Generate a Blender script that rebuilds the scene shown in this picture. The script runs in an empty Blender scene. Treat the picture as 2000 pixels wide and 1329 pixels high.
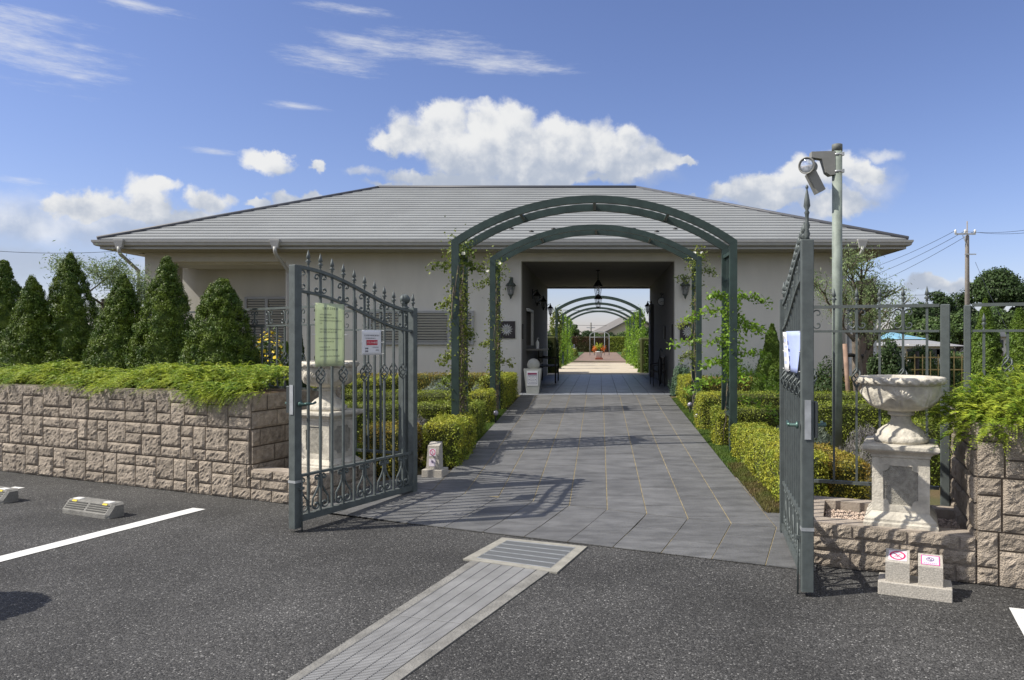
import bpy, math, random
import numpy as np
from mathutils import Vector, Matrix
random.seed(7); RNG = np.random.default_rng(7)
SC = bpy.context.scene; COL = SC.collection
PI = math.pi; R = math.radians
F = 1440.0; CX = 1172.0; CY = 664.0            # focal length and principal point of the 2000 px photograph
def X(x, Y): return (x - CX) / F * Y           # world x of photo column x at distance Y
def Z(y, Y): return 1.5 + (CY - y) / F * Y
# ---------------------------------------------------------------- camera
cam = bpy.data.cameras.new('camera'); camo = bpy.data.objects.new('camera', cam); COL.objects.link(camo)
camo.location = (0, 0, 1.5); camo.rotation_euler = (R(90), 0, 0)
cam.sensor_width = 36; cam.lens = 36 * F / 2000; cam.shift_x = -0.086; cam.shift_y = 0.0
cam.clip_end = 5000; SC.camera = camo
# ---------------------------------------------------------------- light
SUNV = Vector((-0.92, -0.22, 1.0)).normalized()
sun_el = math.asin(SUNV.z)
sl = bpy.data.lights.new('sun', 'SUN'); sl.energy = 3.8; sl.angle = R(0.5); sl.color = (1.0, 0.94, 0.84)
so = bpy.data.objects.new('sun', sl); COL.objects.link(so); so.rotation_euler = SUNV.to_track_quat('Z', 'Y').to_euler()
SC.view_settings.view_transform = 'Standard'; SC.view_settings.look = 'None'
SC.view_settings.exposure = 0.55; SC.view_settings.gamma = 1.0
w = bpy.data.worlds.new('World'); SC.world = w; w.use_nodes = True
NT = w.node_tree; NT.nodes.clear()
def wn(t, **k):
    n = NT.nodes.new(t)
    for a, b in k.items(): setattr(n, a, b)
    return n
def lk(a, b): NT.links.new(a, b)
def wm(op, a, b=None, c=None):
    n = wn('ShaderNodeMath', operation=op)
    for i, v in enumerate((a, b, c)):
        if v is None: continue
        if isinstance(v, (int, float)): n.inputs[i].default_value = v
        else: lk(v, n.inputs[i])
    return n.outputs[0]
def smooth(v, lo, hi, a=0.0, b=1.0):
    n = wn('ShaderNodeMapRange', interpolation_type='SMOOTHSTEP'); lk(v, n.inputs['Value'])
    n.inputs['From Min'].default_value = lo; n.inputs['From Max'].default_value = hi
    n.inputs['To Min'].default_value = a; n.inputs['To Max'].default_value = b
    return n.outputs[0]
sky = wn('ShaderNodeTexSky'); sky.sky_type = 'NISHITA'; sky.sun_disc = False
sky.sun_elevation = sun_el; sky.sun_rotation = math.atan2(SUNV.x, SUNV.y); sky.air_density = 1.0; sky.dust_density = 0.5; sky.ozone_density = 2.5
tc = wn('ShaderNodeTexCoord'); sep = wn('ShaderNodeSeparateXYZ'); lk(tc.outputs['Generated'], sep.inputs[0])
az = wm('ARCTAN2', sep.outputs[0], sep.outputs[1]); el = wm('ARCSINE', sep.outputs[2])
comb = wn('ShaderNodeCombineXYZ'); lk(az, comb.inputs[0]); lk(el, comb.inputs[1]); P0 = comb.outputs[0]
def noise(vec, scale, detail=5, rough=0.55, stretch=None, off=0.0):
    if stretch:
        m = wn('ShaderNodeMapping'); lk(vec, m.inputs[0]); m.inputs['Scale'].default_value = stretch[0:3]; m.inputs['Rotation'].default_value = (0, 0, stretch[3]); m.inputs['Location'].default_value = (off, off, 0); vec = m.outputs[0]
    n = wn('ShaderNodeTexNoise'); lk(vec, n.inputs['Vector']); n.inputs['Scale'].default_value = scale
    n.inputs['Detail'].default_value = detail; n.inputs['Roughness'].default_value = rough
    return n
dn = noise(P0, 20, 8, 0.62)
vs = wn('ShaderNodeVectorMath', operation='SUBTRACT'); lk(dn.outputs['Color'], vs.inputs[0]); vs.inputs[1].default_value = (0.5, 0.5, 0.5)
vm = wn('ShaderNodeVectorMath', operation='MULTIPLY_ADD'); lk(vs.outputs[0], vm.inputs[0]); vm.inputs[1].default_value = (0.055, 0.05, 0); lk(P0, vm.inputs[2]); PD = vm.outputs[0]
def azel(x, y):
    a = (x - CX) / F; b = (CY - y) / F
    return math.atan(a), math.atan(b / math.sqrt(1 + a * a))
def field(vec, blobs, grow_=1.0):
    acc = None
    for (x, y, rx, ry) in blobs:
        a, e = azel(x, y); a2, _ = azel(x + rx, y); _, e2 = azel(x, y - ry)
        s = wn('ShaderNodeVectorMath', operation='SUBTRACT'); lk(vec, s.inputs[0]); s.inputs[1].default_value = (a, e, 0)
        m = wn('ShaderNodeVectorMath', operation='MULTIPLY'); lk(s.outputs[0], m.inputs[0]); m.inputs[1].default_value = (1 / abs(a2 - a) / grow_, 1 / abs(e2 - e) / grow_, 0)
        l = wn('ShaderNodeVectorMath', operation='LENGTH'); lk(m.outputs[0], l.inputs[0])
        if acc is None: acc = l.outputs['Value']
        else:
            q = wn('ShaderNodeMath', operation='SMOOTH_MIN'); lk(acc, q.inputs[0]); lk(l.outputs['Value'], q.inputs[1]); q.inputs[2].default_value = 0.25; acc = q.outputs[0]
    return acc
CUM = [(760,285,42,22),(1000,350,260,14),(805,262,55,36),(865,230,50,36),(930,240,40,34),(1012,232,34,36),(1000,275,120,48),(1110,272,90,38),(1200,292,80,36),(1275,312,60,26),
       (935,312,95,44),(1075,322,150,34),(1215,325,95,24),(900,352,130,16),(762,362,40,9),(1340,312,22,9),
       (292,385,50,44),(322,362,34,20),(412,392,40,24),(190,402,55,30),(118,402,50,24),(330,425,120,26),(560,390,32,17),(602,384,30,12),(500,402,26,10),(520,318,50,22),(548,306,24,14),(614,324,17,12),
       (1560,340,50,34),(1500,362,70,28),(1425,378,55,20),(1690,345,48,26),(1630,330,50,36),(1630,400,80,30),(1332,378,18,7),(1500,392,110,22),(1820,552,62,18),(1880,560,30,10),(880,285,110,40),(835,262,80,40),(960,250,70,40)]
SOFT = [(200,440,330,60),(60,440,220,75),(420,455,160,35),(100,520,420,50),(560,440,180,24),(1690,365,75,48),(1600,420,90,30),(1210,340,120,22),(1080,345,190,18),(1720,300,40,18),(1800,600,160,40)]
CIR = [(150,150,60,16),(160,90,60,14),(40,85,170,70),(110,125,120,44),(20,30,120,26),(250,4,110,14),(650,115,100,34),(740,90,130,30),(850,95,150,34),(970,120,130,26),(1060,135,90,16),(690,20,80,12),(580,208,62,9),(415,294,55,7),(40,350,60,10)]
fA = field(PD, CUM, 1.22)
n1 = noise(P0, 26, 7, 0.62); vor = wn('ShaderNodeTexVoronoi', feature='SMOOTH_F1'); lk(PD, vor.inputs['Vector']); vor.inputs['Scale'].default_value = 34; vor.inputs['Smoothness'].default_value = 0.5
D = wm('ADD', wm('SUBTRACT', 1.0, fA), wm('MULTIPLY', wm('SUBTRACT', n1.outputs['Fac'], 0.5), 0.75))
D = wm('ADD', D, wm('MULTIPLY', wm('SUBTRACT', 0.42, vor.outputs['Distance']), 0.4))
alphaA = smooth(D, -0.05, 0.42)
fS = field(PD, SOFT); n2 = noise(P0, 9, 5, 0.6)
DS = wm('ADD', wm('SUBTRACT', 1.0, fS), wm('MULTIPLY', wm('SUBTRACT', n2.outputs['Fac'], 0.5), 1.1))
alphaS = smooth(DS, -0.2, 0.9, 0, 0.75)
fC = field(P0, CIR); n3 = noise(P0, 1.0, 9, 0.72, (11, 70, 1, 0.12)); 
DC = wm('ADD', wm('SUBTRACT', 1.0, fC), wm('MULTIPLY', wm('SUBTRACT', n3.outputs['Fac'], 0.54), 3.6))
alphaC = smooth(DC, -0.3, 1.6, 0, 0.75)
alpha = wm('MAXIMUM', wm('MAXIMUM', alphaA, alphaS), alphaC)
# unseen broken cloud overhead and behind the viewer, added to raise neutral ambient light
nR = noise(tc.outputs['Generated'], 2.6, 6, 0.6); mR = wm('MAXIMUM', smooth(wm('ABSOLUTE', az), 0.8, 1.15), smooth(el, 0.62, 0.9))
alpha = wm('MAXIMUM', alpha, wm('MULTIPLY', wm('MULTIPLY', smooth(nR.outputs['Fac'], 0.43, 0.56), mR), smooth(el, -0.02, 0.03)))
# cloud light: bright heads, greyer flat undersides
br = wn('ShaderNodeValToRGB'); br.color_ramp.interpolation = 'EASE'
lk(wm('MULTIPLY_ADD', az, 1 / 1.6, 0.5), br.inputs[0])
def bpos(x): return azel(x, 400)[0] / 1.6 + 0.5
base_pts = [(0, 500), (430, 470), (640, 410), (690, 350), (1340, 350), (1420, 430), (1760, 430), (1850, 590)]
cr = br.color_ramp
while len(cr.elements) > 1: cr.elements.remove(cr.elements[-1])
for i, (x, y) in enumerate(base_pts):
    e = cr.elements[0] if i == 0 else cr.elements.new(bpos(x))
    e.position = bpos(x); v = azel(x, y)[1]; e.color = (v, v, v, 1)
rel = wm('SUBTRACT', el, br.outputs[0])
nb = noise(P0, 20, 5, 0.55); mo = wn('ShaderNodeVectorMath', operation='ADD'); lk(P0, mo.inputs[0]); mo.inputs[1].default_value = (-0.012, 0.016, 0)
nb2 = noise(mo.outputs[0], 20, 5, 0.55)
sh = wm('MULTIPLY', wm('SUBTRACT', nb.outputs['Fac'], nb2.outputs['Fac']), 1.9)
sh = wm('ADD', sh, wm('MULTIPLY', wm('SUBTRACT', 0.42, vor.outputs['Distance']), 0.35))
shade = wm('ADD', wm('MULTIPLY', rel, 9.0), wm('ADD', sh, 0.18))
shade = smooth(shade, 0.0, 1.0)
ccol = wn('ShaderNodeMix', data_type='RGBA'); lk(shade, ccol.inputs[0]); ccol.inputs[6].default_value = (3.1, 3.5, 4.25, 1); ccol.inputs[7].default_value = (5.8, 5.85, 5.9, 1)
grade = wn('ShaderNodeMix', data_type='RGBA', blend_type='MULTIPLY'); grade.inputs[0].default_value = 1.0; lk(sky.outputs[0], grade.inputs[6]); grade.inputs[7].default_value = (0.84, 0.79, 0.98, 1)
SKYGRADE = grade
mix = wn('ShaderNodeMix', data_type='RGBA'); lk(alpha, mix.inputs[0]); lk(grade.outputs[2], mix.inputs[6]); lk(ccol.outputs[2], mix.inputs[7])
bg = wn('ShaderNodeBackground'); lk(mix.outputs[2], bg.inputs[0]); bg.inputs[1].default_value = 0.1
wo = wn('ShaderNodeOutputWorld'); lk(bg.outputs[0], wo.inputs[0])
SC.cycles.max_bounces = 7; SC.cycles.transparent_max_bounces = 6; SC.cycles.diffuse_bounces = 4; SC.cycles.glossy_bounces = 3; SC.cycles.transmission_bounces = 3
SC.cycles.caustics_reflective = False; SC.cycles.caustics_refractive = False
# ---------------------------------------------------------------- materials
MATS = {}
def mat(name, col, rough=0.7, metal=0.0, var=0.0, vscale=8.0, col2=None, bump=0.0, bscale=40.0, spec=0.4, island=0.0, trans=0.0, coords='Object', stretch=None, detail=4):
    if name in MATS: return MATS[name]
    m = bpy.data.materials.new(name); MATS[name] = m; m.use_nodes = True; nt = m.node_tree; nt.nodes.clear()
    out = nt.nodes.new('ShaderNodeOutputMaterial'); b = nt.nodes.new('ShaderNodeBsdfPrincipled')
    b.inputs['Roughness'].default_value = rough; b.inputs['Metallic'].default_value = metal; b.inputs['Specular IOR Level'].default_value = spec
    L = nt.links.new; c = (*col, 1); src = None
    t = nt.nodes.new('ShaderNodeTexCoord'); vec = t.outputs[coords]
    if stretch:
        mp = nt.nodes.new('ShaderNodeMapping'); L(vec, mp.inputs[0]); mp.inputs['Scale'].default_value = stretch; vec = mp.outputs[0]
    if var > 0 or col2:
        n = nt.nodes.new('ShaderNodeTexNoise'); n.inputs['Scale'].default_value = vscale; n.inputs['Detail'].default_value = detail; n.inputs['Roughness'].default_value = 0.6; L(vec, n.inputs['Vector'])
        mr = nt.nodes.new('ShaderNodeMapRange'); mr.inputs['From Min'].default_value = 0.36; mr.inputs['From Max'].default_value = 0.64; L(n.outputs['Fac'], mr.inputs['Value'])
        mx = nt.nodes.new('ShaderNodeMix'); mx.data_type = 'RGBA'; L(mr.outputs[0], mx.inputs[0])
        if col2: mx.inputs[6].default_value = c; mx.inputs[7].default_value = (*col2, 1)
        else: mx.inputs[6].default_value = tuple(x * (1 - var) for x in col) + (1,); mx.inputs[7].default_value = tuple(min(1, x * (1 + var)) for x in col) + (1,)
        src = mx.outputs[2]
    if island > 0:
        g = nt.nodes.new('ShaderNodeNewGeometry'); mr2 = nt.nodes.new('ShaderNodeMapRange'); mr2.inputs['To Min'].default_value = 1 - island; mr2.inputs['To Max'].default_value = 1 + island; L(g.outputs['Random Per Island'], mr2.inputs['Value'])
        ml = nt.nodes.new('ShaderNodeVectorMath'); ml.operation = 'SCALE'
        if src: L(src, ml.inputs[0])
        else: ml.inputs[0].default_value = col
        L(mr2.outputs[0], ml.inputs['Scale']); src = ml.outputs[0]
    if src: L(src, b.inputs['Base Color'])
    else: b.inputs['Base Color'].default_value = c
    if bump > 0:
        n2 = nt.nodes.new('ShaderNodeTexNoise'); n2.inputs['Scale'].default_value = bscale; n2.inputs['Detail'].default_value = 5; L(vec, n2.inputs['Vector'])
        bp = nt.nodes.new('ShaderNodeBump'); bp.inputs['Strength'].default_value = bump; bp.inputs['Distance'].default_value = 0.02; L(n2.outputs['Fac'], bp.inputs['Height']); L(bp.outputs[0], b.inputs['Normal'])
    if trans > 0:
        tr = nt.nodes.new('ShaderNodeBsdfTranslucent')
        if src: L(src, tr.inputs['Color'])
        else: tr.inputs['Color'].default_value = c
        ms = nt.nodes.new('ShaderNodeMixShader'); ms.inputs[0].default_value = trans; L(b.outputs[0], ms.inputs[1]); L(tr.outputs[0], ms.inputs[2]); L(ms.outputs[0], out.inputs[0])
    else: L(b.outputs[0], out.inputs[0])
    return m
def glassmat(name, col, alpha=0.5, rough=0.05):
    if name in MATS: return MATS[name]
    m = bpy.data.materials.new(name); MATS[name] = m; m.use_nodes = True; nt = m.node_tree; b = nt.nodes['Principled BSDF']
    b.inputs['Base Color'].default_value = (*col, 1); b.inputs['Roughness'].default_value = rough; b.inputs['Alpha'].default_value = alpha; return m
def leafmat(name, c1, c2, island=0.35, vscale=3.0, trans=0.3, rough=0.5): return mat(name, c1, rough, col2=c2, vscale=vscale, island=island, trans=trans, spec=0.3, detail=3)
# ---------------------------------------------------------------- mesh helpers
class MB:
    def __init__(s): s.v = []; s.f = []; s.sm = []
    def add(s, verts, faces, smooth=False):
        o = len(s.v); s.v.extend([tuple(p) for p in verts]); s.f.extend([tuple(i + o for i in f) for f in faces]); s.sm.extend([smooth] * len(faces)); return s
    def box(s, x0, x1, y0, y1, z0, z1, M=None, ch=0.0):
        if ch > 0:                                 # chamfered top and sides
            prof = [(x0 + ch, y0), (x1 - ch, y0), (x1, y0 + ch), (x1, y1 - ch), (x1 - ch, y1), (x0 + ch, y1), (x0, y1 - ch), (x0, y0 + ch)]
            top = [(min(max(a, x0 + ch), x1 - ch) , min(max(b, y0 + ch), y1 - ch)) for a, b in prof]
            v = [(a, b, z0) for a, b in prof] + [(a, b, z1 - ch) for a, b in prof] + [(x0 + ch, y0 + ch, z1), (x1 - ch, y0 + ch, z1), (x1 - ch, y1 - ch, z1), (x0 + ch, y1 - ch, z1)]
            f = [(i, (i + 1) % 8, 8 + (i + 1) % 8, 8 + i) for i in range(8)]
            f += [(8, 9, 17, 16), (9, 10, 17), (10, 11, 18, 17), (11, 12, 18), (12, 13, 19, 18), (13, 14, 19), (14, 15, 16, 19), (15, 8, 16), (16, 17, 18, 19), tuple(range(7, -1, -1))]
        else:
            v = [(x0, y0, z0), (x1, y0, z0), (x1, y1, z0), (x0, y1, z0), (x0, y0, z1), (x1, y0, z1), (x1, y1, z1), (x0, y1, z1)]
            f = [(3, 2, 1, 0), (4, 5, 6, 7), (0, 1, 5, 4), (1, 2, 6, 5), (2, 3, 7, 6), (3, 0, 4, 7)]
        if M is not None: v = [M @ Vector(p) for p in v]
        return s.add(v, f)
    def tube(s, pts, r, n=6, cap=True, M=None, rs=None):
        pts = [Vector(p) for p in pts]; V = []; Fc = []
        up = Vector((0, 0, 1)); prev = None
        for i, p in enumerate(pts):
            d = (pts[min(i + 1, len(pts) - 1)] - pts[max(i - 1, 0)])
            if d.length < 1e-9: d = Vector((0, 0, 1))
            d.normalize()
            if prev is None:
                a = d.cross(up) if abs(d.dot(up)) < 0.95 else d.cross(Vector((1, 0, 0)))
            else: a = prev - d * prev.dot(d)
            a.normalize(); prev = a; b = d.cross(a); rr = rs[i] if rs else r
            for k in range(n):
                t = 2 * PI * (k + 0.5) / n; V.append(p + (a * math.cos(t) + b * math.sin(t)) * rr)
        for i in range(len(pts) - 1):
            for k in range(n):
                k2 = (k + 1) % n; Fc.append((i * n + k, i * n + k2, (i + 1) * n + k2, (i + 1) * n + k))
        if cap: Fc.append(tuple(range(n - 1, -1, -1))); Fc.append(tuple((len(pts) - 1) * n + k for k in range(n)))
        if M is not None: V = [M @ p for p in V]
        return s.add(V, Fc, n > 5)
    def lathe(s, prof, n=24, c=(0, 0, 0), fn=None, M=None, sm=True, rot=0.0):
        V = []; Fc = []
        for (r, z) in prof:
            for k in range(n):
                t = 2 * PI * k / n + rot; rr = r if fn is None else fn(r, z, t); V.append(Vector((c[0] + rr * math.cos(t), c[1] + rr * math.sin(t), c[2] + z)))
        for i in range(len(prof) - 1):
            for k in range(n):
                k2 = (k + 1) % n; Fc.append((i * n + k, i * n + k2, (i + 1) * n + k2, (i + 1) * n + k))
        Fc.append(tuple(range(n - 1, -1, -1))); Fc.append(tuple((len(prof) - 1) * n + k for k in range(n)))
        if M is not None: V = [M @ p for p in V]
        return s.add(V, Fc, sm)
    def prism(s, poly, z0, z1, M=None):            # poly in xy, extruded in z
        n = len(poly); V = [Vector((a, b, z0)) for a, b in poly] + [Vector((a, b, z1)) for a, b in poly]
        f = [tuple(range(n - 1, -1, -1)), tuple(range(n, 2 * n))] + [(i, (i + 1) % n, n + (i + 1) % n, n + i) for i in range(n)]
        if M is not None: V = [M @ p for p in V]
        return s.add(V, f)
    def ball(s, c, r, n=12, sz=1.0):
        m = n // 2 + 1; return s.lathe([(r * math.sin(PI * i / m) + 1e-4, -r * sz * math.cos(PI * i / m)) for i in range(m + 1)], n, c)
    def build(s, name, m, parent=None):
        me = bpy.data.meshes.new(name); me.from_pydata([tuple(p) for p in s.v], [], s.f)
        me.polygons.foreach_set('use_smooth', s.sm); me.materials.append(m); me.update()
        o = bpy.data.objects.new(name, me); COL.objects.link(o)
        if parent: o.parent = parent
        return o
def np_obj(name, verts, quads, m, parent=None, nper=4, sm=False):
    me = bpy.data.meshes.new(name); nv = len(verts); nf = len(quads)
    me.vertices.add(nv); me.vertices.foreach_set('co', np.asarray(verts, dtype=np.float32).ravel())
    me.loops.add(nf * nper); me.loops.foreach_set('vertex_index', np.asarray(quads, dtype=np.int32).ravel())
    me.polygons.add(nf); me.polygons.foreach_set('loop_start', np.arange(0, nf * nper, nper, dtype=np.int32))
    if sm: me.polygons.foreach_set('use_smooth', np.ones(nf, dtype=bool))
    me.update(calc_edges=True); me.materials.append(m)
    o = bpy.data.objects.new(name, me); COL.objects.link(o)
    if parent: o.parent = parent
    return o
def tag(o, label=None, cat=None, group=None, kind=None):
    if label: o['label'] = label
    if cat: o['category'] = cat
    if group: o['group'] = group
    if kind: o['kind'] = kind
    return o
def thing(name, label, cat, loc=(0, 0, 0), rz=0.0, group=None):
    o = bpy.data.objects.new(name, None); COL.objects.link(o); o.location = loc; o.rotation_euler = (0, 0, rz); o.empty_display_size = 0.1
    return tag(o, label, cat, group)
def struct(o): o['kind'] = 'structure'; return o
def copy_tree(o, parent=None):
    c = o.copy(); COL.objects.link(c); c.parent = parent
    for ch in list(o.children): copy_tree(ch, c)
    return c
Rz = lambda a: Matrix.Rotation(a, 4, 'Z')
Rx = lambda a: Matrix.Rotation(a, 4, 'X')
Ry = lambda a: Matrix.Rotation(a, 4, 'Y')
T = lambda x, y, z: Matrix.Translation((x, y, z))
# ---------------------------------------------------------------- ground heights and the wall frame
def gz(Y):
    z = 0.0417 * (Y - 6.0); z = max(0.0, min(0.40, z))
    if Y > 24: z = max(0.12, 0.40 - (Y - 24) * 0.012)
    return z
WA = math.atan2(-0.392, 0.92); U = Vector((math.cos(WA), math.sin(WA), 0)); V_ = Vector((0.31, 0.951, 0)); W0 = Vector((-2.81, 6.72, 0))
def W(u, v, z=0.0): p = W0 + U * u + V_ * v; return Vector((p.x, p.y, z))
# ---------------------------------------------------------------- leaf scatter
def unit(a): return a / np.maximum(np.linalg.norm(a, axis=1, keepdims=True), 1e-9)
def leaf_quads(c, n, L, Wd, spread=0.8, t=None, tj=0.6):
    N = len(c); nn = unit(n + RNG.normal(0, spread, (N, 3)))
    tt = RNG.normal(0, 1, (N, 3)) if t is None else t + RNG.normal(0, tj, (N, 3))
    tt = unit(tt - nn * np.sum(tt * nn, 1, keepdims=True)); bb = np.cross(nn, tt)
    s = RNG.uniform(0.65, 1.3, (N, 1)); l = tt * L * s / 2; b = bb * Wd * s / 2
    v = np.stack([c - l, c + b - l * 0.1, c + l, c - b - l * 0.1], 1).reshape(-1, 3); return v, np.arange(4 * N).reshape(-1, 4)
def lump(p, f, seed=0.0):
    x, y, z = p[:, 0] * f, p[:, 1] * f, p[:, 2] * f
    return (np.sin(x * 1.3 + y * 0.7 + seed) * np.sin(y * 1.7 - z * 0.9 + seed * 2) + np.sin(z * 1.9 + x * 0.8 + seed * 3) * np.sin(x * 0.6 - y * 1.1 + 2 + seed) + 0.5 * np.sin(x * 3.1 + seed) * np.sin(y * 2.9) * np.sin(z * 3.3 + 1)) / 1.6
def merge(parts):
    vs, qs, o = [], [], 0
    for v, q in parts: vs.append(v); qs.append(q + o); o += len(v)
    return np.concatenate(vs), np.concatenate(qs)
def wpart(mb, name, m, root):                     # mesh built in world coordinates, parented to a thing
    o = mb.build(name, m); o.parent = root; o.matrix_parent_inverse = root.matrix_basis.inverted(); return o
def wnp(name, v, q, m, root):
    o = np_obj(name, v, q, m); o.parent = root; o.matrix_parent_inverse = root.matrix_basis.inverted(); return o
# ---------------------------------------------------------------- palette
M_stucco = mat('stucco', (0.66, 0.64, 0.585), 0.9, var=0.045, vscale=2.2, bump=0.2, bscale=120, stretch=(1, 1, 0.3), detail=8)
M_trim = mat('trim', (0.40, 0.40, 0.385), 0.6, var=0.04, vscale=2)
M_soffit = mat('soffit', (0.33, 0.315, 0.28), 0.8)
M_slate = mat('slate', (0.255, 0.268, 0.272), 0.75, var=0.05, vscale=0.8, bump=0.1, bscale=60, island=0.03)
M_ridge = mat('ridge', (0.10, 0.105, 0.12), 0.5)
M_iron = mat('iron', (0.105, 0.122, 0.120), 0.55, 0.2, var=0.14, vscale=14, bump=0.08, bscale=150)
M_dkiron = mat('dark_iron', (0.035, 0.05, 0.05), 0.5, 0.2, var=0.2, vscale=14)
M_arch = mat('arch_paint', (0.036, 0.060, 0.053), 0.45, 0.0, var=0.18, vscale=6, bump=0.04, bscale=60)
M_black = mat('black_metal', (0.02, 0.02, 0.02), 0.5, 0.3)
M_dark = mat('dark_wood', (0.03, 0.025, 0.022), 0.6, var=0.2)
M_white = mat('white_paint', (0.75, 0.75, 0.73), 0.6, var=0.05)
M_block = mat('split_block', (0.37, 0.315, 0.255), 0.95, var=0.24, vscale=14, bump=1.0, bscale=110, island=0.16)
M_mortar = mat('mortar', (0.16, 0.13, 0.10), 0.95, var=0.2, vscale=20)
M_capstone = mat('capstone', (0.36, 0.31, 0.26), 0.9, var=0.15, vscale=12, bump=0.3, bscale=80)
M_stone = mat('cast_stone', (0.54, 0.505, 0.43), 0.85, var=0.22, vscale=9, bump=0.35, bscale=55)
M_stonerough = mat('cast_stone_rough', (0.38, 0.36, 0.31), 0.95, var=0.2, vscale=25, bump=0.9, bscale=140)
M_granite = mat('granite', (0.44, 0.41, 0.36), 0.85, var=0.22, vscale=120, bump=0.25, bscale=120)
M_conc = mat('concrete', (0.21, 0.205, 0.19), 0.9, var=0.2, vscale=9, bump=0.4, bscale=70)
M_galv = mat('galvanised', (0.50, 0.52, 0.53), 0.45, 0.6, var=0.15, vscale=10)
M_soil = mat('soil', (0.10, 0.065, 0.04), 0.95, col2=(0.17, 0.115, 0.06), vscale=7, bump=1.0, bscale=60)
M_grass = leafmat('grass_leaf', (0.10, 0.17, 0.035), (0.15, 0.22, 0.045), 0.4)
M_turf = mat('turf', (0.05, 0.10, 0.025), 0.95, var=0.3, vscale=20, bump=0.8, bscale=120)
M_yhedge = leafmat('yellow_privet', (0.42, 0.41, 0.05), (0.24, 0.31, 0.04), 0.5, 5, 0.28)
M_ghedge = leafmat('green_box', (0.29, 0.33, 0.045), (0.16, 0.22, 0.03), 0.5, 5, 0.28)
M_bhedge = leafmat('bronze_hedge', (0.30, 0.20, 0.04), (0.32, 0.31, 0.04), 0.5, 6, 0.25)
M_spruce = leafmat('spruce', (0.045, 0.092, 0.012), (0.135, 0.19, 0.02), 0.5, 7, 0.08)
M_thuja = leafmat('thuja', (0.09, 0.16, 0.025), (0.15, 0.22, 0.03), 0.4, 3, 0.2)
M_dkthuja = leafmat('dark_thuja', (0.025, 0.05, 0.015), (0.05, 0.08, 0.02), 0.4, 3, 0.15)
M_juniper = leafmat('juniper', (0.13, 0.23, 0.02), (0.40, 0.46, 0.05), 0.5, 7, 0.3)
M_bluejun = leafmat('blue_juniper', (0.07, 0.13, 0.08), (0.11, 0.18, 0.10), 0.4, 4, 0.2)
M_rose = leafmat('rose_leaf', (0.12, 0.18, 0.035), (0.24, 0.27, 0.05), 0.5, 3, 0.3)
M_roseL = leafmat('rose_shoot', (0.26, 0.42, 0.04), (0.18, 0.30, 0.04), 0.35, 3, 0.4)
M_olive = leafmat('olive_leaf', (0.26, 0.33, 0.15), (0.17, 0.24, 0.09), 0.45, 4, 0.3)
M_grey = leafmat('silver_leaf', (0.22, 0.26, 0.20), (0.14, 0.18, 0.14), 0.35, 5, 0.2)
M_deadgrey = leafmat('grey_twig', (0.20, 0.19, 0.18), (0.13, 0.12, 0.12), 0.35, 5, 0.1)
M_tree = leafmat('tree_leaf', (0.035, 0.065, 0.02), (0.06, 0.10, 0.03), 0.45, 0.3, 0.25)
M_tree2 = leafmat('tree_leaf_light', (0.07, 0.12, 0.035), (0.10, 0.15, 0.04), 0.45, 0.3, 0.25)
M_bark = mat('bark', (0.15, 0.125, 0.10), 0.95, var=0.35, vscale=14, bump=1.0, bscale=50, stretch=(1, 1, 0.3))
M_vine = mat('vine_stem', (0.20, 0.165, 0.12), 0.9, var=0.3, vscale=20)
M_petal = mat('white_petal', (0.80, 0.80, 0.72), 0.6)
M_yellow = mat('yellow_petal', (0.75, 0.55, 0.03), 0.6, island=0.3)
M_orange = mat('orange_petal', (0.75, 0.16, 0.02), 0.6, island=0.4)
M_line = mat('road_paint', (0.78, 0.78, 0.76), 0.7, var=0.07, vscale=30, bump=0.5, bscale=180)
# asphalt: exposed aggregate in dark binder
def asphalt():
    m = bpy.data.materials.new('asphalt'); m.use_nodes = True; nt = m.node_tree; b = nt.nodes['Principled BSDF']; L = nt.links.new
    t = nt.nodes.new('ShaderNodeTexCoord'); v = nt.nodes.new('ShaderNodeTexVoronoi'); v.inputs['Scale'].default_value = 140; L(t.outputs['Object'], v.inputs['Vector'])
    s = nt.nodes.new('ShaderNodeSeparateColor'); L(v.outputs['Color'], s.inputs[0])
    r = nt.nodes.new('ShaderNodeValToRGB'); cr = r.color_ramp; cr.elements[0].color = (0.022, 0.022, 0.0225, 1); cr.elements[1].color = (0.36, 0.355, 0.34, 1)
    for p, c in ((0.35, 0.055), (0.75, 0.085), (0.93, 0.125), (0.975, 0.21)): e = cr.elements.new(p); e.color = (c, c * 0.985, c * 0.96, 1)
    L(s.outputs[0], r.inputs[0])
    n = nt.nodes.new('ShaderNodeTexNoise'); n.inputs['Scale'].default_value = 0.9; n.inputs['Detail'].default_value = 8; L(t.outputs['Object'], n.inputs['Vector'])
    mr = nt.nodes.new('ShaderNodeMapRange'); mr.inputs['From Min'].default_value = 0.3; mr.inputs['From Max'].default_value = 0.7; mr.inputs['To Min'].default_value = 0.50; mr.inputs['To Max'].default_value = 1.10; L(n.outputs['Fac'], mr.inputs[0])
    sc = nt.nodes.new('ShaderNodeVectorMath'); sc.operation = 'SCALE'; L(r.outputs[0], sc.inputs[0]); L(mr.outputs[0], sc.inputs['Scale']); L(sc.outputs[0], b.inputs['Base Color'])
    bp = nt.nodes.new('ShaderNodeBump'); bp.inputs['Strength'].default_value = 0.7; bp.inputs['Distance'].default_value = 0.005; bp.invert = True; L(v.outputs['Distance'], bp.inputs['Height']); L(bp.outputs[0], b.inputs['Normal'])
    b.inputs['Roughness'].default_value = 0.8; b.inputs['Specular IOR Level'].default_value = 0.35; return m
M_asphalt = asphalt()
def tilemat(name, c, isl=0.1):
    m = mat(name, c, 0.55, var=0.24, vscale=3.5, bump=0.35, bscale=45, spec=0.4, island=isl, stretch=(1, 2.5, 1), detail=8); return m
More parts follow.
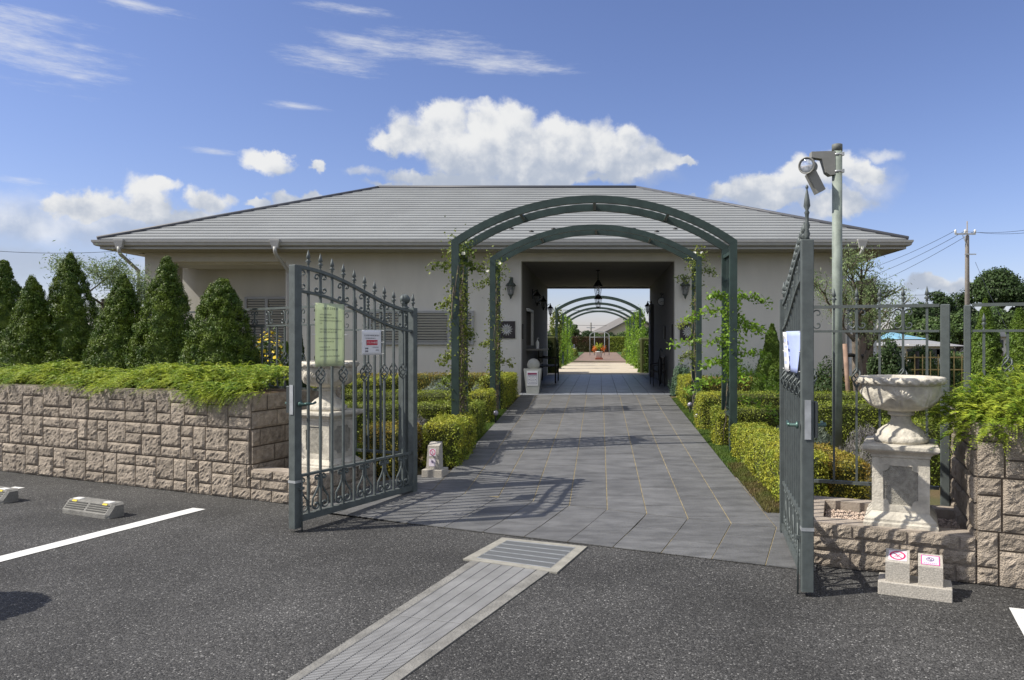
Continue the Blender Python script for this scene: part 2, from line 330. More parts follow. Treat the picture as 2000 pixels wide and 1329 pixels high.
M_tile = tilemat('slate_tile', (0.135, 0.136, 0.137)); M_grout = mat('grout', (0.30, 0.25, 0.15), 0.95, var=0.3, vscale=15)
M_tilein = tilemat('dark_tile', (0.22, 0.235, 0.26), 0.06); M_tilein.node_tree.nodes['Principled BSDF'].inputs['Roughness'].default_value = 0.35; M_groutin = mat('grout_dark', (0.05, 0.05, 0.05), 0.9)
# ---------------------------------------------------------------- ground
def grid_obj(name, xs, ys, zf, m):
    xs = np.array(xs); ys = np.array(ys); v = [(x, y, zf(x, y)) for y in ys for x in xs]; nx = len(xs)
    q = [(j * nx + i, j * nx + i + 1, (j + 1) * nx + i + 1, (j + 1) * nx + i) for j in range(len(ys) - 1) for i in range(nx - 1)]
    return np_obj(name, v, q, m)
def frontY(x): return 6.72 - 0.426 * (x + 2.81)
lot = MB(); lot.add([(-60, frontY(-60) + 0.06, 0), (-60, -40, 0), (60, -40, 0), (60, frontY(60) + 0.06, 0)], [(0, 1, 2, 3)])
lot.build('parking_lot', M_asphalt)['kind'] = 'structure'
xs = [-400, -150, -60] + list(np.linspace(-40, 40, 41)) + [60, 150, 400]
ts = [0.03, 0.5, 1, 1.5, 2, 3, 4, 5, 6, 7, 8, 10, 13, 17, 20, 26, 34, 45, 70, 120, 400, 1500]
gv = []; gq = []; nx = len(xs)
for t in ts:
    for x in xs:
        y0 = min(max(frontY(x), -40), 26); y = y0 + t; gv.append((x, y, gz(y) - (0.022 if y < 15.5 else 0.006) if t > 0.1 else -0.03))
gq = [(j * nx + i, j * nx + i + 1, (j + 1) * nx + i + 1, (j + 1) * nx + i) for j in range(len(ts) - 1) for i in range(nx - 1)]
M_ground = mat('garden_ground', (0.14, 0.095, 0.05), 0.95, col2=(0.075, 0.085, 0.03), vscale=0.8, bump=0.8, bscale=40)
struct(np_obj('ground', gv, gq, M_ground))
# tiles clipped to a polygon
def clip(poly, a, b):                              # keep the left side of a->b
    out = []; n = len(poly)
    def sd(p): return (b[0] - a[0]) * (p[1] - a[1]) - (b[1] - a[1]) * (p[0] - a[0])
    for i in range(n):
        p, q = poly[i], poly[(i + 1) % n]; sp, sq = sd(p), sd(q)
        if sp >= 0: out.append(p)
        if (sp >= 0) != (sq >= 0):
            t = sp / (sp - sq); out.append((p[0] + t * (q[0] - p[0]), p[1] + t * (q[1] - p[1])))
    return out
def tiles(name, m, mg, region, cells, zf, lift=0.006):
    mb = MB(); g = MB()
    for c in cells:
        p = c
        for i in range(len(region)):
            p = clip(p, region[i], region[(i + 1) % len(region)])
            if len(p) < 3: break
        if len(p) < 3: continue
        ar = abs(sum(p[i][0] * p[(i + 1) % len(p)][1] - p[(i + 1) % len(p)][0] * p[i][1] for i in range(len(p)))) / 2
        if ar < 0.002: continue
        n = len(p); dz = random.uniform(-0.0006, 0.0006)
        mb.add([(x, y, zf(x, y) + lift + dz) for x, y in p] + [(x, y, zf(x, y)) for x, y in p], [tuple(range(n))] + [(i, n + i, n + (i + 1) % n, (i + 1) % n) for i in range(n)])
    o = mb.build(name, m); struct(o)
    ymin = min(p[1] for p in region); ymax = max(p[1] for p in region); cuts = [ymin, 6.0, ymax] if ymin < 6.0 < ymax else [ymin, ymax]
    for a, c in zip(cuts[:-1], cuts[1:]):
        p = clip(clip(region, (-99, a), (99, a)), (99, c), (-99, c))
        if len(p) > 2: g.add([(x, y, zf(x, y) + lift - 0.004) for x, y in p], [tuple(range(len(p)))])
    struct(g.build(name + '_joints', mg)); return o
rz = lambda x, y: max(0.0, 0.0417 * (y - 6.0)) if y > 6.0 else 0.0
TW = 0.335
Lk = [W(-1.2, 0.86), W(6, 0.86)]
def kY(x): return 6.42 - 0.413 * (x - 0.051)
ramp_z = lambda x, y: 0.004 + max(0.0, 0.0417 * (y - 6.0))
cells = []
for i in range(-9, 8):
    x0 = 0.062 + i * TW; x1 = x0 + TW
    off = 0.0 if i % 2 else 0.33
    for j in range(-1, 16):
        y0 = 5.2 + j * 0.67 + off; cells.append([(x0 + 0.005, y0 + 0.003), (x1 - 0.005, y0 + 0.003), (x1 - 0.005, y0 + 0.67 - 0.003), (x0 + 0.005, y0 + 0.67 - 0.003)])
def ckey(xa, xb, hi): return [(xa, kY(xa) + 0.004), (xb, kY(xb) + 0.004)]
reg_main = [(-1.61, kY(-1.61)), (1.40, kY(1.40)), (1.40, 15.02), (-1.61, 15.02)]
tiles('path_tiles', M_tile, M_grout, reg_main, cells, ramp_z)
regL = [(-2.30, kY(-2.30)), (-1.613, kY(-1.613)), (-1.613, 8.0), (-1.95, 7.7)]; tiles('path_edge_tiles', M_tile, M_grout, regL, cells, ramp_z)
regR = [(1.403, kY(1.403)), (1.72, kY(1.72)), (1.60, 7.45), (1.403, 7.65)]; tiles('path_corner_tiles', M_tile, M_grout, regR, cells, ramp_z)
# lower band square to the wall
lowc = []
for i in range(-4, 14):
    xa = 0.062 - 0.0 + (i - 6) * TW; xb = xa + TW
    pa = Vector((xa, kY(xa), 0)); pb = Vector((xb, kY(xb), 0)); d = Vector((-0.30, -0.954, 0)); e = (pb - pa).normalized() * 0.004
    for (t0, t1) in ((0.0, 0.36), (0.36, 0.69), (0.69, 1.2)) if i % 2 else ((0.0, 0.66), (0.66, 1.2)):
        q = [pa + d * (t1 - .0015) + e, pb + d * (t1 - .0015) - e, pb + d * (t0 + .0015 + (0.008 if t0 == 0 else 0)) - e, pa + d * (t0 + .0015 + (0.008 if t0 == 0 else 0)) + e]
        lowc.append([(p.x, p.y) for p in q])
A = W(0.40, -0.17); B = W(4.62, -0.15)
reg_low = [(A.x, A.y), (B.x, B.y), (1.72, kY(1.72)), (-2.30, kY(-2.30))]
tiles('threshold_tiles', M_tile, M_grout, reg_low, lowc, ramp_z)
# tunnel floor
cells = []
for i in range(-6, 6):
    x0 = 0.03 + i * 0.325; x1 = x0 + 0.325
    for j in range(0, 14): y0 = 15.0 + j * 0.62; cells.append([(x0 + 0.004, y0 + 0.002), (x1 - 0.004, y0 + 0.002), (x1 - 0.004, y0 + 0.618), (x0 + 0.004, y0 + 0.618)])
tiles('tunnel_floor', M_tilein, M_groutin, [(-1.66, 15.02), (1.57, 15.02), (1.57, 23.4), (-1.66, 23.4)], cells, lambda x, y: ramp_z(x, 15.0) if y < 15.5 else 0.40)
# far paths
def sheet(name, x0, x1, ys, m, lift):
    v = []; f = []
    for i, y in enumerate(ys): v += [(x0, y, gz(y) + lift), (x1, y, gz(y) + lift)]
    f = [(2 * i, 2 * i + 1, 2 * i + 3, 2 * i + 2) for i in range(len(ys) - 1)]; mb = MB(); mb.add(v, f); return struct(mb.build(name, m))
sheet('concrete_path', -1.75, 1.80, [23.4, 28, 33, 38, 42.5], mat('pale_paving', (0.52, 0.45, 0.34), 0.9, var=0.08, vscale=2), 0.008)
sheet('brick_path', -1.75, 1.80, [42.5, 46, 50, 60, 75, 82], mat('brick_paving', (0.215, 0.150, 0.115), 0.9, var=0.15, vscale=4), 0.008)
sheet('side_lawn', -9, -1.80, [23.6, 28, 36, 45, 70, 88], M_turf, 0.012); sheet('lawn_beyond', 1.85, 9, [23.6, 28, 36, 45, 70, 88], M_turf, 0.012)
def grass_patch(name, label, poly_fn, n, m=M_grass, h=0.03):
    P = poly_fn(n); N = len(P); lean = RNG.normal(0, 0.35, (N, 2)); hh = RNG.uniform(0.6, 1.3, (N, 1)) * h
    a = RNG.uniform(0, 2 * PI, N); wv = np.stack([np.cos(a), np.sin(a), np.zeros(N)], 1) * 0.004
    top = P + np.concatenate([lean * h, hh], 1); v = np.stack([P - wv, P + wv, top + wv * 0.3, top - wv * 0.3], 1).reshape(-1, 3)
    o = np_obj(name, v, np.arange(4 * N).reshape(-1, 4), m); return tag(o, label, 'grass', kind='stuff')
def strip_pts(x0, x1, y0, y1):
    def f(n):
        x = RNG.uniform(x0, x1, n); y = RNG.uniform(y0, y1, n); return np.stack([x, y, np.array([gz(t) for t in y]) - 0.002], 1)
    return f
grass_patch('grass_strip', 'narrow strip of green lawn between the left hedges and the slate path', strip_pts(-2.0, -1.62, 8.4, 12.8), 26000)
grass_patch('grass_strip', 'narrow strip of green lawn between the slate path and the right hedges', strip_pts(1.405, 1.62, 7.75, 14.4), 24000)
grass_patch('ground_cover', 'dry brownish ground cover at the foot of the long yellow hedge', strip_pts(1.42, 1.62, 6.3, 8.2), 9000, m=leafmat('dry_cover', (0.20, 0.15, 0.07), (0.16, 0.19, 0.05), 0.5), h=0.05)
grass_patch('lawn', 'green lawn inside the left garden bed behind the open gate', strip_pts(-5.2, -2.2, 8.7, 9.5), 30000, h=0.04)
grass_patch('lawn', 'green lawn inside the right garden bed behind the stone urn', strip_pts(2.6, 5.5, 8.9, 9.7), 30000, h=0.04)
grass_patch('grass_verge', 'rough grass verges along the pale path beyond the passage', lambda n: np.concatenate([strip_pts(-2.3, -1.7, 24, 60)(n // 2), strip_pts(1.72, 2.3, 24, 60)(n // 2)]), 14000, h=0.12)
# ---------------------------------------------------------------- parking marks, wheel stops, drain
def strip(name, p, q, wd, m, z=0.004, kind='structure'):
    p = Vector(p); q = Vector(q); d = (q - p).normalized(); n = Vector((-d.y, d.x)) * wd / 2; mb = MB()
    L = (q - p).length; k = 24; vs = []
    for i in range(k + 1):
        c = p + d * (L * i / k); j = random.uniform(-0.0025, 0.0025); vs += [(c.x - n.x + j, c.y - n.y, z), (c.x + n.x + j, c.y + n.y, z)]
    mb.add(vs, [(2 * i, 2 * i + 1, 2 * i + 3, 2 * i + 2)[::-1] for i in range(k)]); o = mb.build(name, m); o['kind'] = kind; return o
dl = Vector((-0.335, -0.94))
e1 = Vector((-3.56, 6.55)); strip('parking_line', e1, e1 + dl * 5.0, 0.15, M_line)
e2 = Vector((-5.90, 7.50)); strip('parking_line', e2, e2 + dl * 5.0, 0.15, M_line)
e3 = Vector((2.36, 4.10)); strip('parking_line', e3, e3 + Vector((-0.34, -0.94)) * 5.0, 0.15, M_line)
def wheel_stop(label, c, grp):
    t = thing('wheel_stop', label, 'wheel stop', c, WA, grp); b = MB(); L = 0.62
    # body: wedge section swept along x with bevelled ends
    prof = [(-0.085, 0.0), (-0.085, 0.035), (-0.02, 0.115), (0.07, 0.115), (0.075, 0.0)]
    V = []; xsn = [(-L / 2, 0.0), (-L / 2 + 0.03, 1), (L / 2 - 0.03, 1), (L / 2, 0.0)]
    for (xx, k) in xsn:
        for (y, z) in prof: V.append((xx, y if k else y * 0.8, z if k else z * 0.86))
    n = len(prof); f = [(i * n + j, i * n + (j + 1) % n, (i + 1) * n + (j + 1) % n, (i + 1) * n + j)[::-1] for i in range(3) for j in range(n)] + [tuple(range(n)), tuple(3 * n + j for j in range(n - 1, -1, -1))]
    b.add(V, f); b.build('body', M_conc, t)
    ln = Vector((0, -0.065, 0.08)); ang = math.atan2(0.08, 0.065); g = MB()
    for s in (-1, 1):
        for k in range(4):
            tt = 0.2 + 0.19 * k; y = -0.085 + 0.065 * tt; z = 0.035 + 0.08 * tt
            Mx = T(s * 0.142, y - 0.002, z + 0.001) @ Rx(ang); g.box(-0.125, 0.125, -0.005, 0.005, -0.001, 0.002, Mx)
    g.build('groove', mat('groove_dark', (0.07, 0.07, 0.065), 0.9), t)
    for s in (-1, 1):
        r = MB(); r.box(s * 0.2 - 0.045, s * 0.2 + 0.045, -0.018, 0.03, 0.1145, 0.121, ch=0.002); r.build('reflector', M_white, t)
        r = MB(); Mx = T(s * 0.2, -0.03, 0.104) @ Rx(ang); r.box(-0.03, 0.03, -0.008, 0.008, 0.0, 0.004, Mx); r.build('reflector', mat('amber', (0.62, 0.48, 0.02), 0.3), t)
    return t
wheel_stop('grey concrete wheel stop standing whole before the block wall', (-4.37, 6.36, 0), 'concrete wheel stops')
wheel_stop('grey concrete wheel stop cut off by the left edge of the photo', (-5.72, 6.93, 0), 'concrete wheel stops')
# grate and channel
t = thing('drain_grate', 'rectangular dark steel grate in a pale concrete frame before the paved threshold', 'drain', (-0.51, 5.16, 0))
A_, B_, C_, D_ = [Vector(p) for p in ((-0.738, 5.567), (-0.0925, 5.327), (-0.276, 4.73), (-0.934, 5.02))]
def bil(u, v): return A_ * (1 - u) * (1 - v) + B_ * u * (1 - v) + C_ * u * v + D_ * (1 - u) * v
def quadprism(mb, u0, u1, v0, v1, z0, z1, fn):
    mb.prism([tuple(fn(u0, v1)), tuple(fn(u1, v1)), tuple(fn(u1, v0)), tuple(fn(u0, v0))], z0, z1)
fr = MB(); bw = 0.10
quadprism(fr, 0, 1, 0, bw, -0.02, 0.010, bil); quadprism(fr, 0, 1, 1 - bw, 1, -0.02, 0.010, bil); quadprism(fr, 0, bw, bw, 1 - bw, -0.02, 0.010, bil); quadprism(fr, 1 - bw, 1, bw, 1 - bw, -0.02, 0.010, bil)
wpart(fr, 'frame', mat('drain_concrete', (0.29, 0.28, 0.245), 0.9, var=0.12, vscale=14, bump=0.3), t)
gr = MB(); i0, i1 = bw + 0.008, 1 - bw - 0.008
for k in range(42): u = i0 + (i1 - i0) * k / 41; quadprism(gr, u - 0.0052, u + 0.0052, i0, i1, 0.003, 0.010, bil)
wpart(gr, 'bearing_bars', mat('grate_steel', (0.30, 0.31, 0.31), 0.5, 0.4), t)
gr = MB()
for k in range(6): v = i0 + (i1 - i0) * k / 5; quadprism(gr, i0, i1, v - 0.008, v + 0.008, 0.003, 0.0115, bil)
wpart(gr, 'cross_bars', M_galv, t)
dk = MB(); quadprism(dk, bw, 1 - bw, bw, 1 - bw, -0.02, 0.0022, bil); wpart(dk, 'pit', mat('pit_dark', (0.012, 0.012, 0.012), 0.9), t)
t = thing('drain_channel', 'long pale galvanised channel grating with concrete edges running towards the camera', 'drain', (-0.9, 3.9, 0))
la = Vector((-0.845, 5.03)); lb = Vector((-1.324, 3.38)); ra = Vector((-0.355, 4.80)); rb = Vector((-0.861, 3.38))
dL = (lb - la); dR = (rb - ra)
def chf(u, v): return (la + dL * v) * (1 - u) + (ra + dR * v * (dL.length / dR.length) * 0.93) * u
E = 3.0; g = MB()
kk = 0
NB = 330
for i in range(NB):
    v = 0.01 + (E - 0.02) * i / NB
    if (i + 1) % 68 == 0: quadprism(g, 0.10, 0.90, v, v + 0.004, 0.002, 0.008, chf); continue
    quadprism(g, 0.10, 0.90, v, v + 0.0052, 0.002, 0.007, chf)
wpart(g, 'cross_bars', mat('pale_galv', (0.36, 0.36, 0.355), 0.5, 0.3, var=0.12, vscale=5), t)
g = MB()
for u in (0.10, 0.26, 0.42, 0.58, 0.74, 0.90): quadprism(g, u - 0.005, u + 0.005, 0, E, 0.001, 0.0085, chf)
wpart(g, 'bearing_bars', mat('grate_dull', (0.18, 0.18, 0.18), 0.6, 0.2), t)
g = MB(); quadprism(g, 0.10, 0.90, 0, E, -0.02, 0.0006, chf); wpart(g, 'trough', mat('trough_dark', (0.10, 0.10, 0.10), 0.9), t)
g = MB(); quadprism(g, -0.03, 0.088, -0.01, E, -0.02, 0.007, chf); quadprism(g, 0.912, 1.07, -0.01, E, -0.02, 0.007, chf); wpart(g, 'edging', M_conc, t)
# ---------------------------------------------------------------- split-face block walls
def rough_block(mb, P, Q, z0, z1, out, dep=0.036, g=0.0065):
    """front face between ground points P, Q (Vectors) from z0 to z1, bulging along out."""
    d = (Q - P); L = d.length; d = d / L
    nxn = max(3, int(L / 0.022)); nz = max(3, int((z1 - z0) / 0.022)); V = []; base = random.uniform(-0.004, 0.006); tx, tz = random.uniform(-0.012, 0.012), random.uniform(-0.01, 0.01)
    for j in range(nz + 1):
        for i in range(nxn + 1):
            a = i / nxn; b = j / nz; edge = i in (0, nxn) or j in (0, nz)
            h = 0.010 + base * 0.5 if edge else dep * 0.55 + base + tx * (a - .5) + tz * (b - .5) + random.gauss(0, 0.0034)
            p = P + d * (g + a * (L - 2 * g)) + out * h; V.append((p.x, p.y, z0 + g + b * (z1 - z0 - 2 * g)))
    n1 = nxn + 1; f = [(j * n1 + i, j * n1 + i + 1, (j + 1) * n1 + i + 1, (j + 1) * n1 + i) for j in range(nz) for i in range(nxn)]
    # sides
    o = len(V); bd = [i for i in range(n1)] + [j * n1 + nxn for j in range(1, nz + 1)] + [nz * n1 + i for i in range(nxn - 1, -1, -1)] + [j * n1 for j in range(nz - 1, 0, -1)]
    V2 = [(Vector(V[k]) - out * 0.03) for k in bd]; m = len(bd)
    f += [(bd[k], o + k, o + (k + 1) % m, bd[(k + 1) % m])[::-1] for k in range(m)]
    flip = (d.cross(Vector((0, 0, 1)))).dot(out) < 0
    mb.add(V + V2, [q[::-1] for q in f] if flip else f)
def ashlar(mb, P, Q, z0, H, courses, out, mode='random'):
    d = (Q - P); L = d.length; d = d / L
    for c in range(courses):
        za = z0 + c * H; h = H / 3; x = -random.uniform(0, 0.2)
        while x < L - 0.01:
            w1 = random.uniform(0.16, 0.34); w2 = random.uniform(0.14, 0.30)
            specs = [(x, w1, za, za + 2 * h), (x, w1, za + 2 * h, za + 3 * h), (x + w1, w2, za, za + h), (x + w1, w2, za + h, za + 3 * h)]
            if random.random() < 0.5: specs = [(x, w1, za, za + h), (x, w1, za + h, za + 3 * h), (x + w1, w2, za, za + 2 * h), (x + w1, w2, za + 2 * h, za + 3 * h)]
            if random.random() < 0.25: specs = [(x, w1 + w2, za, za + h), (x, w1, za + h, za + 3 * h), (x + w1, w2, za + h, za + 2 * h), (x + w1, w2, za + 2 * h, za + 3 * h)]
            for (a, ww, b0, b1) in specs:
                a0 = max(0, a); a1 = min(L, a + ww)
                if a1 - a0 > 0.03: rough_block(mb, P + d * a0, P + d * a1, b0, b1, out)
            x += w1 + w2
def coursed(mb, P, Q, z0, hs, out, wl=0.3):
    d = (Q - P); L = d.length; d = d / L; z = z0
    for r, h in enumerate(hs):
        x = -wl * (0.5 if r % 2 else 0.0)
        while x < L - 0.01:
            ww = wl * random.uniform(0.7, 1.25); a0 = max(0, x); a1 = min(L, x + ww)
            if L - a1 < 0.06: a1 = L
            if a1 - a0 > 0.03: rough_block(mb, P + d * a0, P + d * a1, z, z + h, out)
            x += ww
            if a1 == L: break
        z += h
OUT = Vector((-0.392, -0.92, 0)); VN = Vector((0.31, 0.951, 0)); SIDE = Vector((0.95, -0.31, 0)); HW = 0.99
def high_wall(label, u0, u1, side):
    c = W((u0 + u1) / 2, 0.3); t = thing('retaining_wall', label, 'wall', (c.x, c.y, 0))
    b = MB(); ashlar(b, W(u0, 0), W(u1, 0), 0, HW / 3, 3, OUT)
    ue = u1 if side > 0 else u0; s = SIDE * side
    if side > 0: coursed(b, W(ue, 0.0), W(ue, 1.3), 0, [0.165] * 6, s, 0.32)
    else: coursed(b, W(ue, 1.3), W(ue, 0.0), 0, [0.165] * 6, s, 0.32)
    wpart(b, 'block_facing', M_block, t)
    k = MB(); lo, hi = (u0, u1 - 0.004) if side > 0 else (u0 + 0.004, u1)
    k.prism([tuple(W(lo, 0.004))[:2], tuple(W(hi, 0.004))[:2], tuple(W(hi, 1.3))[:2], tuple(W(lo, 1.3))[:2]], 0, HW - 0.09); wpart(k, 'core', M_mortar, t)
    k = MB(); k.prism([tuple(W(u0, -0.012))[:2], tuple(W(u1, -0.012))[:2], tuple(W(u1, 0.16))[:2], tuple(W(u0, 0.16))[:2]], HW - 0.088, HW + 0.0); wpart(k, 'coping', M_capstone, t)
    k = MB(); k.prism([tuple(W(u0, 0.16))[:2], tuple(W(u1 if side < 0 else u1 - 0.02, 0.16))[:2], tuple(W(u1 if side < 0 else u1 - 0.02, 1.28))[:2], tuple(W(u0, 1.28))[:2]], HW - 0.089, HW - 0.05); wpart(k, 'soil', M_soil, t)
    return t
UL, UR = -0.5, 5.57
high_wall('long brown split-face block planter wall left of the gate, topped with trailing juniper', -9.5, UL, 1)
high_wall('brown split-face block planter wall cut off by the right edge of the photo', UR, 9.5, -1)
def low_wall(label, u0, u1):
    c = W((u0 + u1) / 2, 0.3); t = thing('low_wall', label, 'wall', (c.x, c.y, 0)); z = 0.29; b = MB()
    coursed(b, W(u0, 0), W(u1, 0), 0, [0.11, 0.09], OUT, 0.3); coursed(b, W(u0, 0.0), W(u1, 0.0), 0.20, [0.088], OUT + Vector((0, 0, 0)), 0.36)
    if u0 > 2: coursed(b, W(u0, 0.85), W(u0, 0), 0, [0.15, 0.138], -SIDE, 0.3)
    else: coursed(b, W(u1, 0), W(u1, 0.85), 0, [0.15, 0.138], SIDE, 0.3)
    wpart(b, 'block_facing', M_block, t); k = MB()
    P = lambda u, v: tuple(W(u, v))[:2]
    k.prism([P(u0 + 0.004, 0.004), P(u1 - 0.004, 0.004), P(u1 - 0.004, 0.16), P(u0 + 0.004, 0.16)], 0, z); k.prism([P(u0 + 0.004, 0.72), P(u1 - 0.004, 0.72), P(u1 - 0.004, 0.85), P(u0 + 0.004, 0.85)], 0, z)
    ue0, ue1 = (u0 + 0.004, u0 + 0.16) if u0 > 2 else (u1 - 0.16, u1 - 0.004)
    k.prism([P(ue0, 0.162), P(ue1, 0.162), P(ue1, 0.718), P(ue0, 0.718)], 0, z - 0.001); wpart(k, 'coping', M_capstone, t)
    k = MB(); k.prism([P(u0 + 0.17, 0.165), P(u1 - 0.01 if u0 > 2 else u1 - 0.17, 0.165), P(u1 - 0.01 if u0 > 2 else u1 - 0.17, 0.715), P(u0 + (0.17 if u0 > 2 else 0.01), 0.715)], 0, 0.22); wpart(k, 'bed', M_capstone, t)
    # gravel
    n = 2200; V = np.zeros((n, 6, 3)); a = (u0 + 0.17, u1 - 0.02) if u0 > 2 else (u0 + 0.02, u1 - 0.17)
    uu = RNG.uniform(*a, n); vv = RNG.uniform(0.17, 0.71, n); r = RNG.uniform(0.006, 0.014, n)
    base = np.array([tuple(W(p, q, 0.225)) for p, q in zip(uu, vv)]); dirs = np.array([(1, 0, 0), (0, 1, 0), (-1, 0, 0), (0, -1, 0), (0, 0, .7), (0, 0, -.7)])
    for k2 in range(6): V[:, k2] = base + dirs[k2] * r[:, None] * RNG.uniform(0.7, 1.3, (n, 1)) + RNG.normal(0, 0.002, (n, 3))
    fc = np.array([(0, 1, 4), (1, 2, 4), (2, 3, 4), (3, 0, 4), (1, 0, 5), (2, 1, 5), (3, 2, 5), (0, 3, 5)])
    F_ = (fc[None] + 6 * np.arange(n)[:, None, None]).reshape(-1, 3)
    o = np_obj('gravel', V.reshape(-1, 3), F_, mat('gravel', (0.55, 0.44, 0.36), 0.9, island=0.35), None, 3)
    tag(o, 'pink and cream gravel around the %s urn pedestal' % ('right' if u0 > 2 else 'left'), 'gravel', kind='stuff'); return t
low_wall('low brown block ledge carrying the left urn pedestal behind the open gate leaf', UL, 0.32)
low_wall('low brown block ledge carrying the right urn pedestal', 4.5, UR)
# ---------------------------------------------------------------- the building
bt = thing('entrance_building', 'single storey grey stucco building with wide slate hip roof and open passage through its middle', 'building', (-1.9, 19.4, 0.35))
FY = 15.5; TZ = 3.163; SZ = 3.33; XL, XR = -1.66, 1.57; FZ = 0.40
b = MB()
b.box(-6.61, XL, FY, FY + 0.2, 0.3, SZ + 0.04); b.box(XR, 5.19, FY, FY + 0.2, 0.3, SZ + 0.04); b.box(XL, XR, FY, FY + 0.2, TZ, SZ + 0.04)
wpart(b, 'wall', M_stucco, bt)
b = MB(); b.box(-6.61, -6.41, FY + 0.2, 17.0, 0.3, SZ + 0.04); b.box(-9.74, -6.61, 17.0, 17.2, 0.3, SZ + 0.04); wpart(b, 'wall', M_stucco, bt)
b = MB(); b.box(4.99, 5.19, FY + 0.2, 23.1, 0.3, SZ + 0.04); b.box(-9.74, -9.54, 17.2, 23.1, 0.3, SZ + 0.04); b.box(-9.54, XL - 0.0, 23.1, 23.3, 0.3, SZ + 0.04); b.box(XR, 4.99, 23.1, 23.3, 0.3, SZ + 0.04); b.box(XL, XR, 23.1, 23.3, 3.118, SZ + 0.04); wpart(b, 'wall', M_stucco, bt)
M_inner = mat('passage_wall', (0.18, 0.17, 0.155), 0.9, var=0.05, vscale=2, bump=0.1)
b = MB()                                            # passage side walls, with the reception opening on the left
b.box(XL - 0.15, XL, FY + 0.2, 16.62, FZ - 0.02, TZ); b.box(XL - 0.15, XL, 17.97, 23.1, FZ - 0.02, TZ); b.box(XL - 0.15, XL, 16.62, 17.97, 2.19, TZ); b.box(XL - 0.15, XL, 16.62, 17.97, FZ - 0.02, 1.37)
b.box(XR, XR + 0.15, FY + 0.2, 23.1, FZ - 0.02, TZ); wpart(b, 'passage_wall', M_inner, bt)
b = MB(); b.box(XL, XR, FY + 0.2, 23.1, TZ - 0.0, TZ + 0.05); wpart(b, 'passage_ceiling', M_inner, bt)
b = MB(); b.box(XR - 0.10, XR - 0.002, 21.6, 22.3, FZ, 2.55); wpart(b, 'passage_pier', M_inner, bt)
b = MB(); b.box(-1.68, -1.62, 17.9, 17.99, 1.37, 2.22); b.box(-1.68, -1.62, 16.62, 17.9, 2.16, 2.22); rw = wpart(b, 'reception_window', M_white, bt)
b = MB(); b.box(-1.80, -1.79, 16.6, 18.0, 1.3, 2.3); o = b.build('pane', mat('window_dark', (0.02, 0.022, 0.025), 0.1), rw)
b = MB(); b.box(-1.66, -1.26, 16.5, 18.0, 1.265, 1.30); wpart(b, 'counter', mat('counter', (0.20, 0.19, 0.17), 0.5), bt)
b = MB(); b.box(-9.57, -9.21, FY, FY + 0.56, 0.3, SZ + 0.04); b.box(-9.57, -9.50, FY + 0.56, 16.78, 0.3, SZ + 0.04); wpart(b, 'pillar', M_stucco, bt)  # corner pillar, plus a thin side wall added to block sun from the porch
b = MB(); b.box(-9.21, -6.61, FY, FY + 0.22, 3.15, SZ + 0.04); b.box(-9.49, -9.3, FY + 0.561, 16.99, 3.15, SZ + 0.04); wpart(b, 'beam', M_stucco, bt)
b = MB(); b.box(-9.2, -6.62, FY + 0.22, 16.98, 3.12, 3.16); wpart(b, 'porch_ceiling', M_stucco, bt)
# soffit, fascia, gutter
EX0, EX1, EY0, EY1 = -10.0, 6.12, 14.74, 24.06
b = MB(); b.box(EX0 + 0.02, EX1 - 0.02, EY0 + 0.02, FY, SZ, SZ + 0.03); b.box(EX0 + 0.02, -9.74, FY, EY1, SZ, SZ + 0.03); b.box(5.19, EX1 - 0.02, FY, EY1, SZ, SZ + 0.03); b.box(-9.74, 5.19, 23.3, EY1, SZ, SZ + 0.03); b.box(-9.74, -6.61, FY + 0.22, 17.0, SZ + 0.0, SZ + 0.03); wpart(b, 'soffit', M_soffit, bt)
b = MB(); b.box(EX0, EX1, EY0, EY0 + 0.02, SZ - 0.01, SZ + 0.14); b.box(EX0, EX0 + 0.02, EY0 + 0.02, EY1, SZ - 0.01, SZ + 0.14); b.box(EX1 - 0.02, EX1, EY0 + 0.02, EY1, SZ - 0.01, SZ + 0.14); b.box(EX0 + 0.02, EX1 - 0.02, EY1 - 0.02, EY1, SZ - 0.01, SZ + 0.14); wpart(b, 'fascia', M_trim, bt)
def gutter_run(p, q, out, name='gutter'):
    p = Vector(p); q = Vector(q); out = Vector(out); prof = [(0.003, 0.05), (0.003, 0.15), (0.012, 0.155), (0.02, 0.13), (0.08, 0.13), (0.088, 0.16), (0.108, 0.16), (0.104, 0.12), (0.09, 0.105), (0.075, 0.06), (0.05, 0.045)]
    n = len(prof); V = [p + out * (a + 0.0) + Vector((0, 0, z)) - (q - p).normalized() * a for a, z in prof] + [q + out * a + Vector((0, 0, z)) + (q - p).normalized() * a for a, z in prof]
    m = MB(); m.add(V, [(i, (i + 1) % n, n + (i + 1) % n, n + i) for i in range(n)] + [tuple(range(n)), tuple(range(2 * n - 1, n - 1, -1))]); return wpart(m, name, mat('gutter', (0.42, 0.42, 0.41), 0.5, var=0.05), bt)
gutter_run((EX0, EY0, SZ), (EX1, EY0, SZ), (0, -1, 0)); gutter_run((EX1, EY0, SZ), (EX1, EY1, SZ), (1, 0, 0)); gutter_run((EX0, EY1, SZ), (EX0, EY0, SZ), (-1, 0, 0))
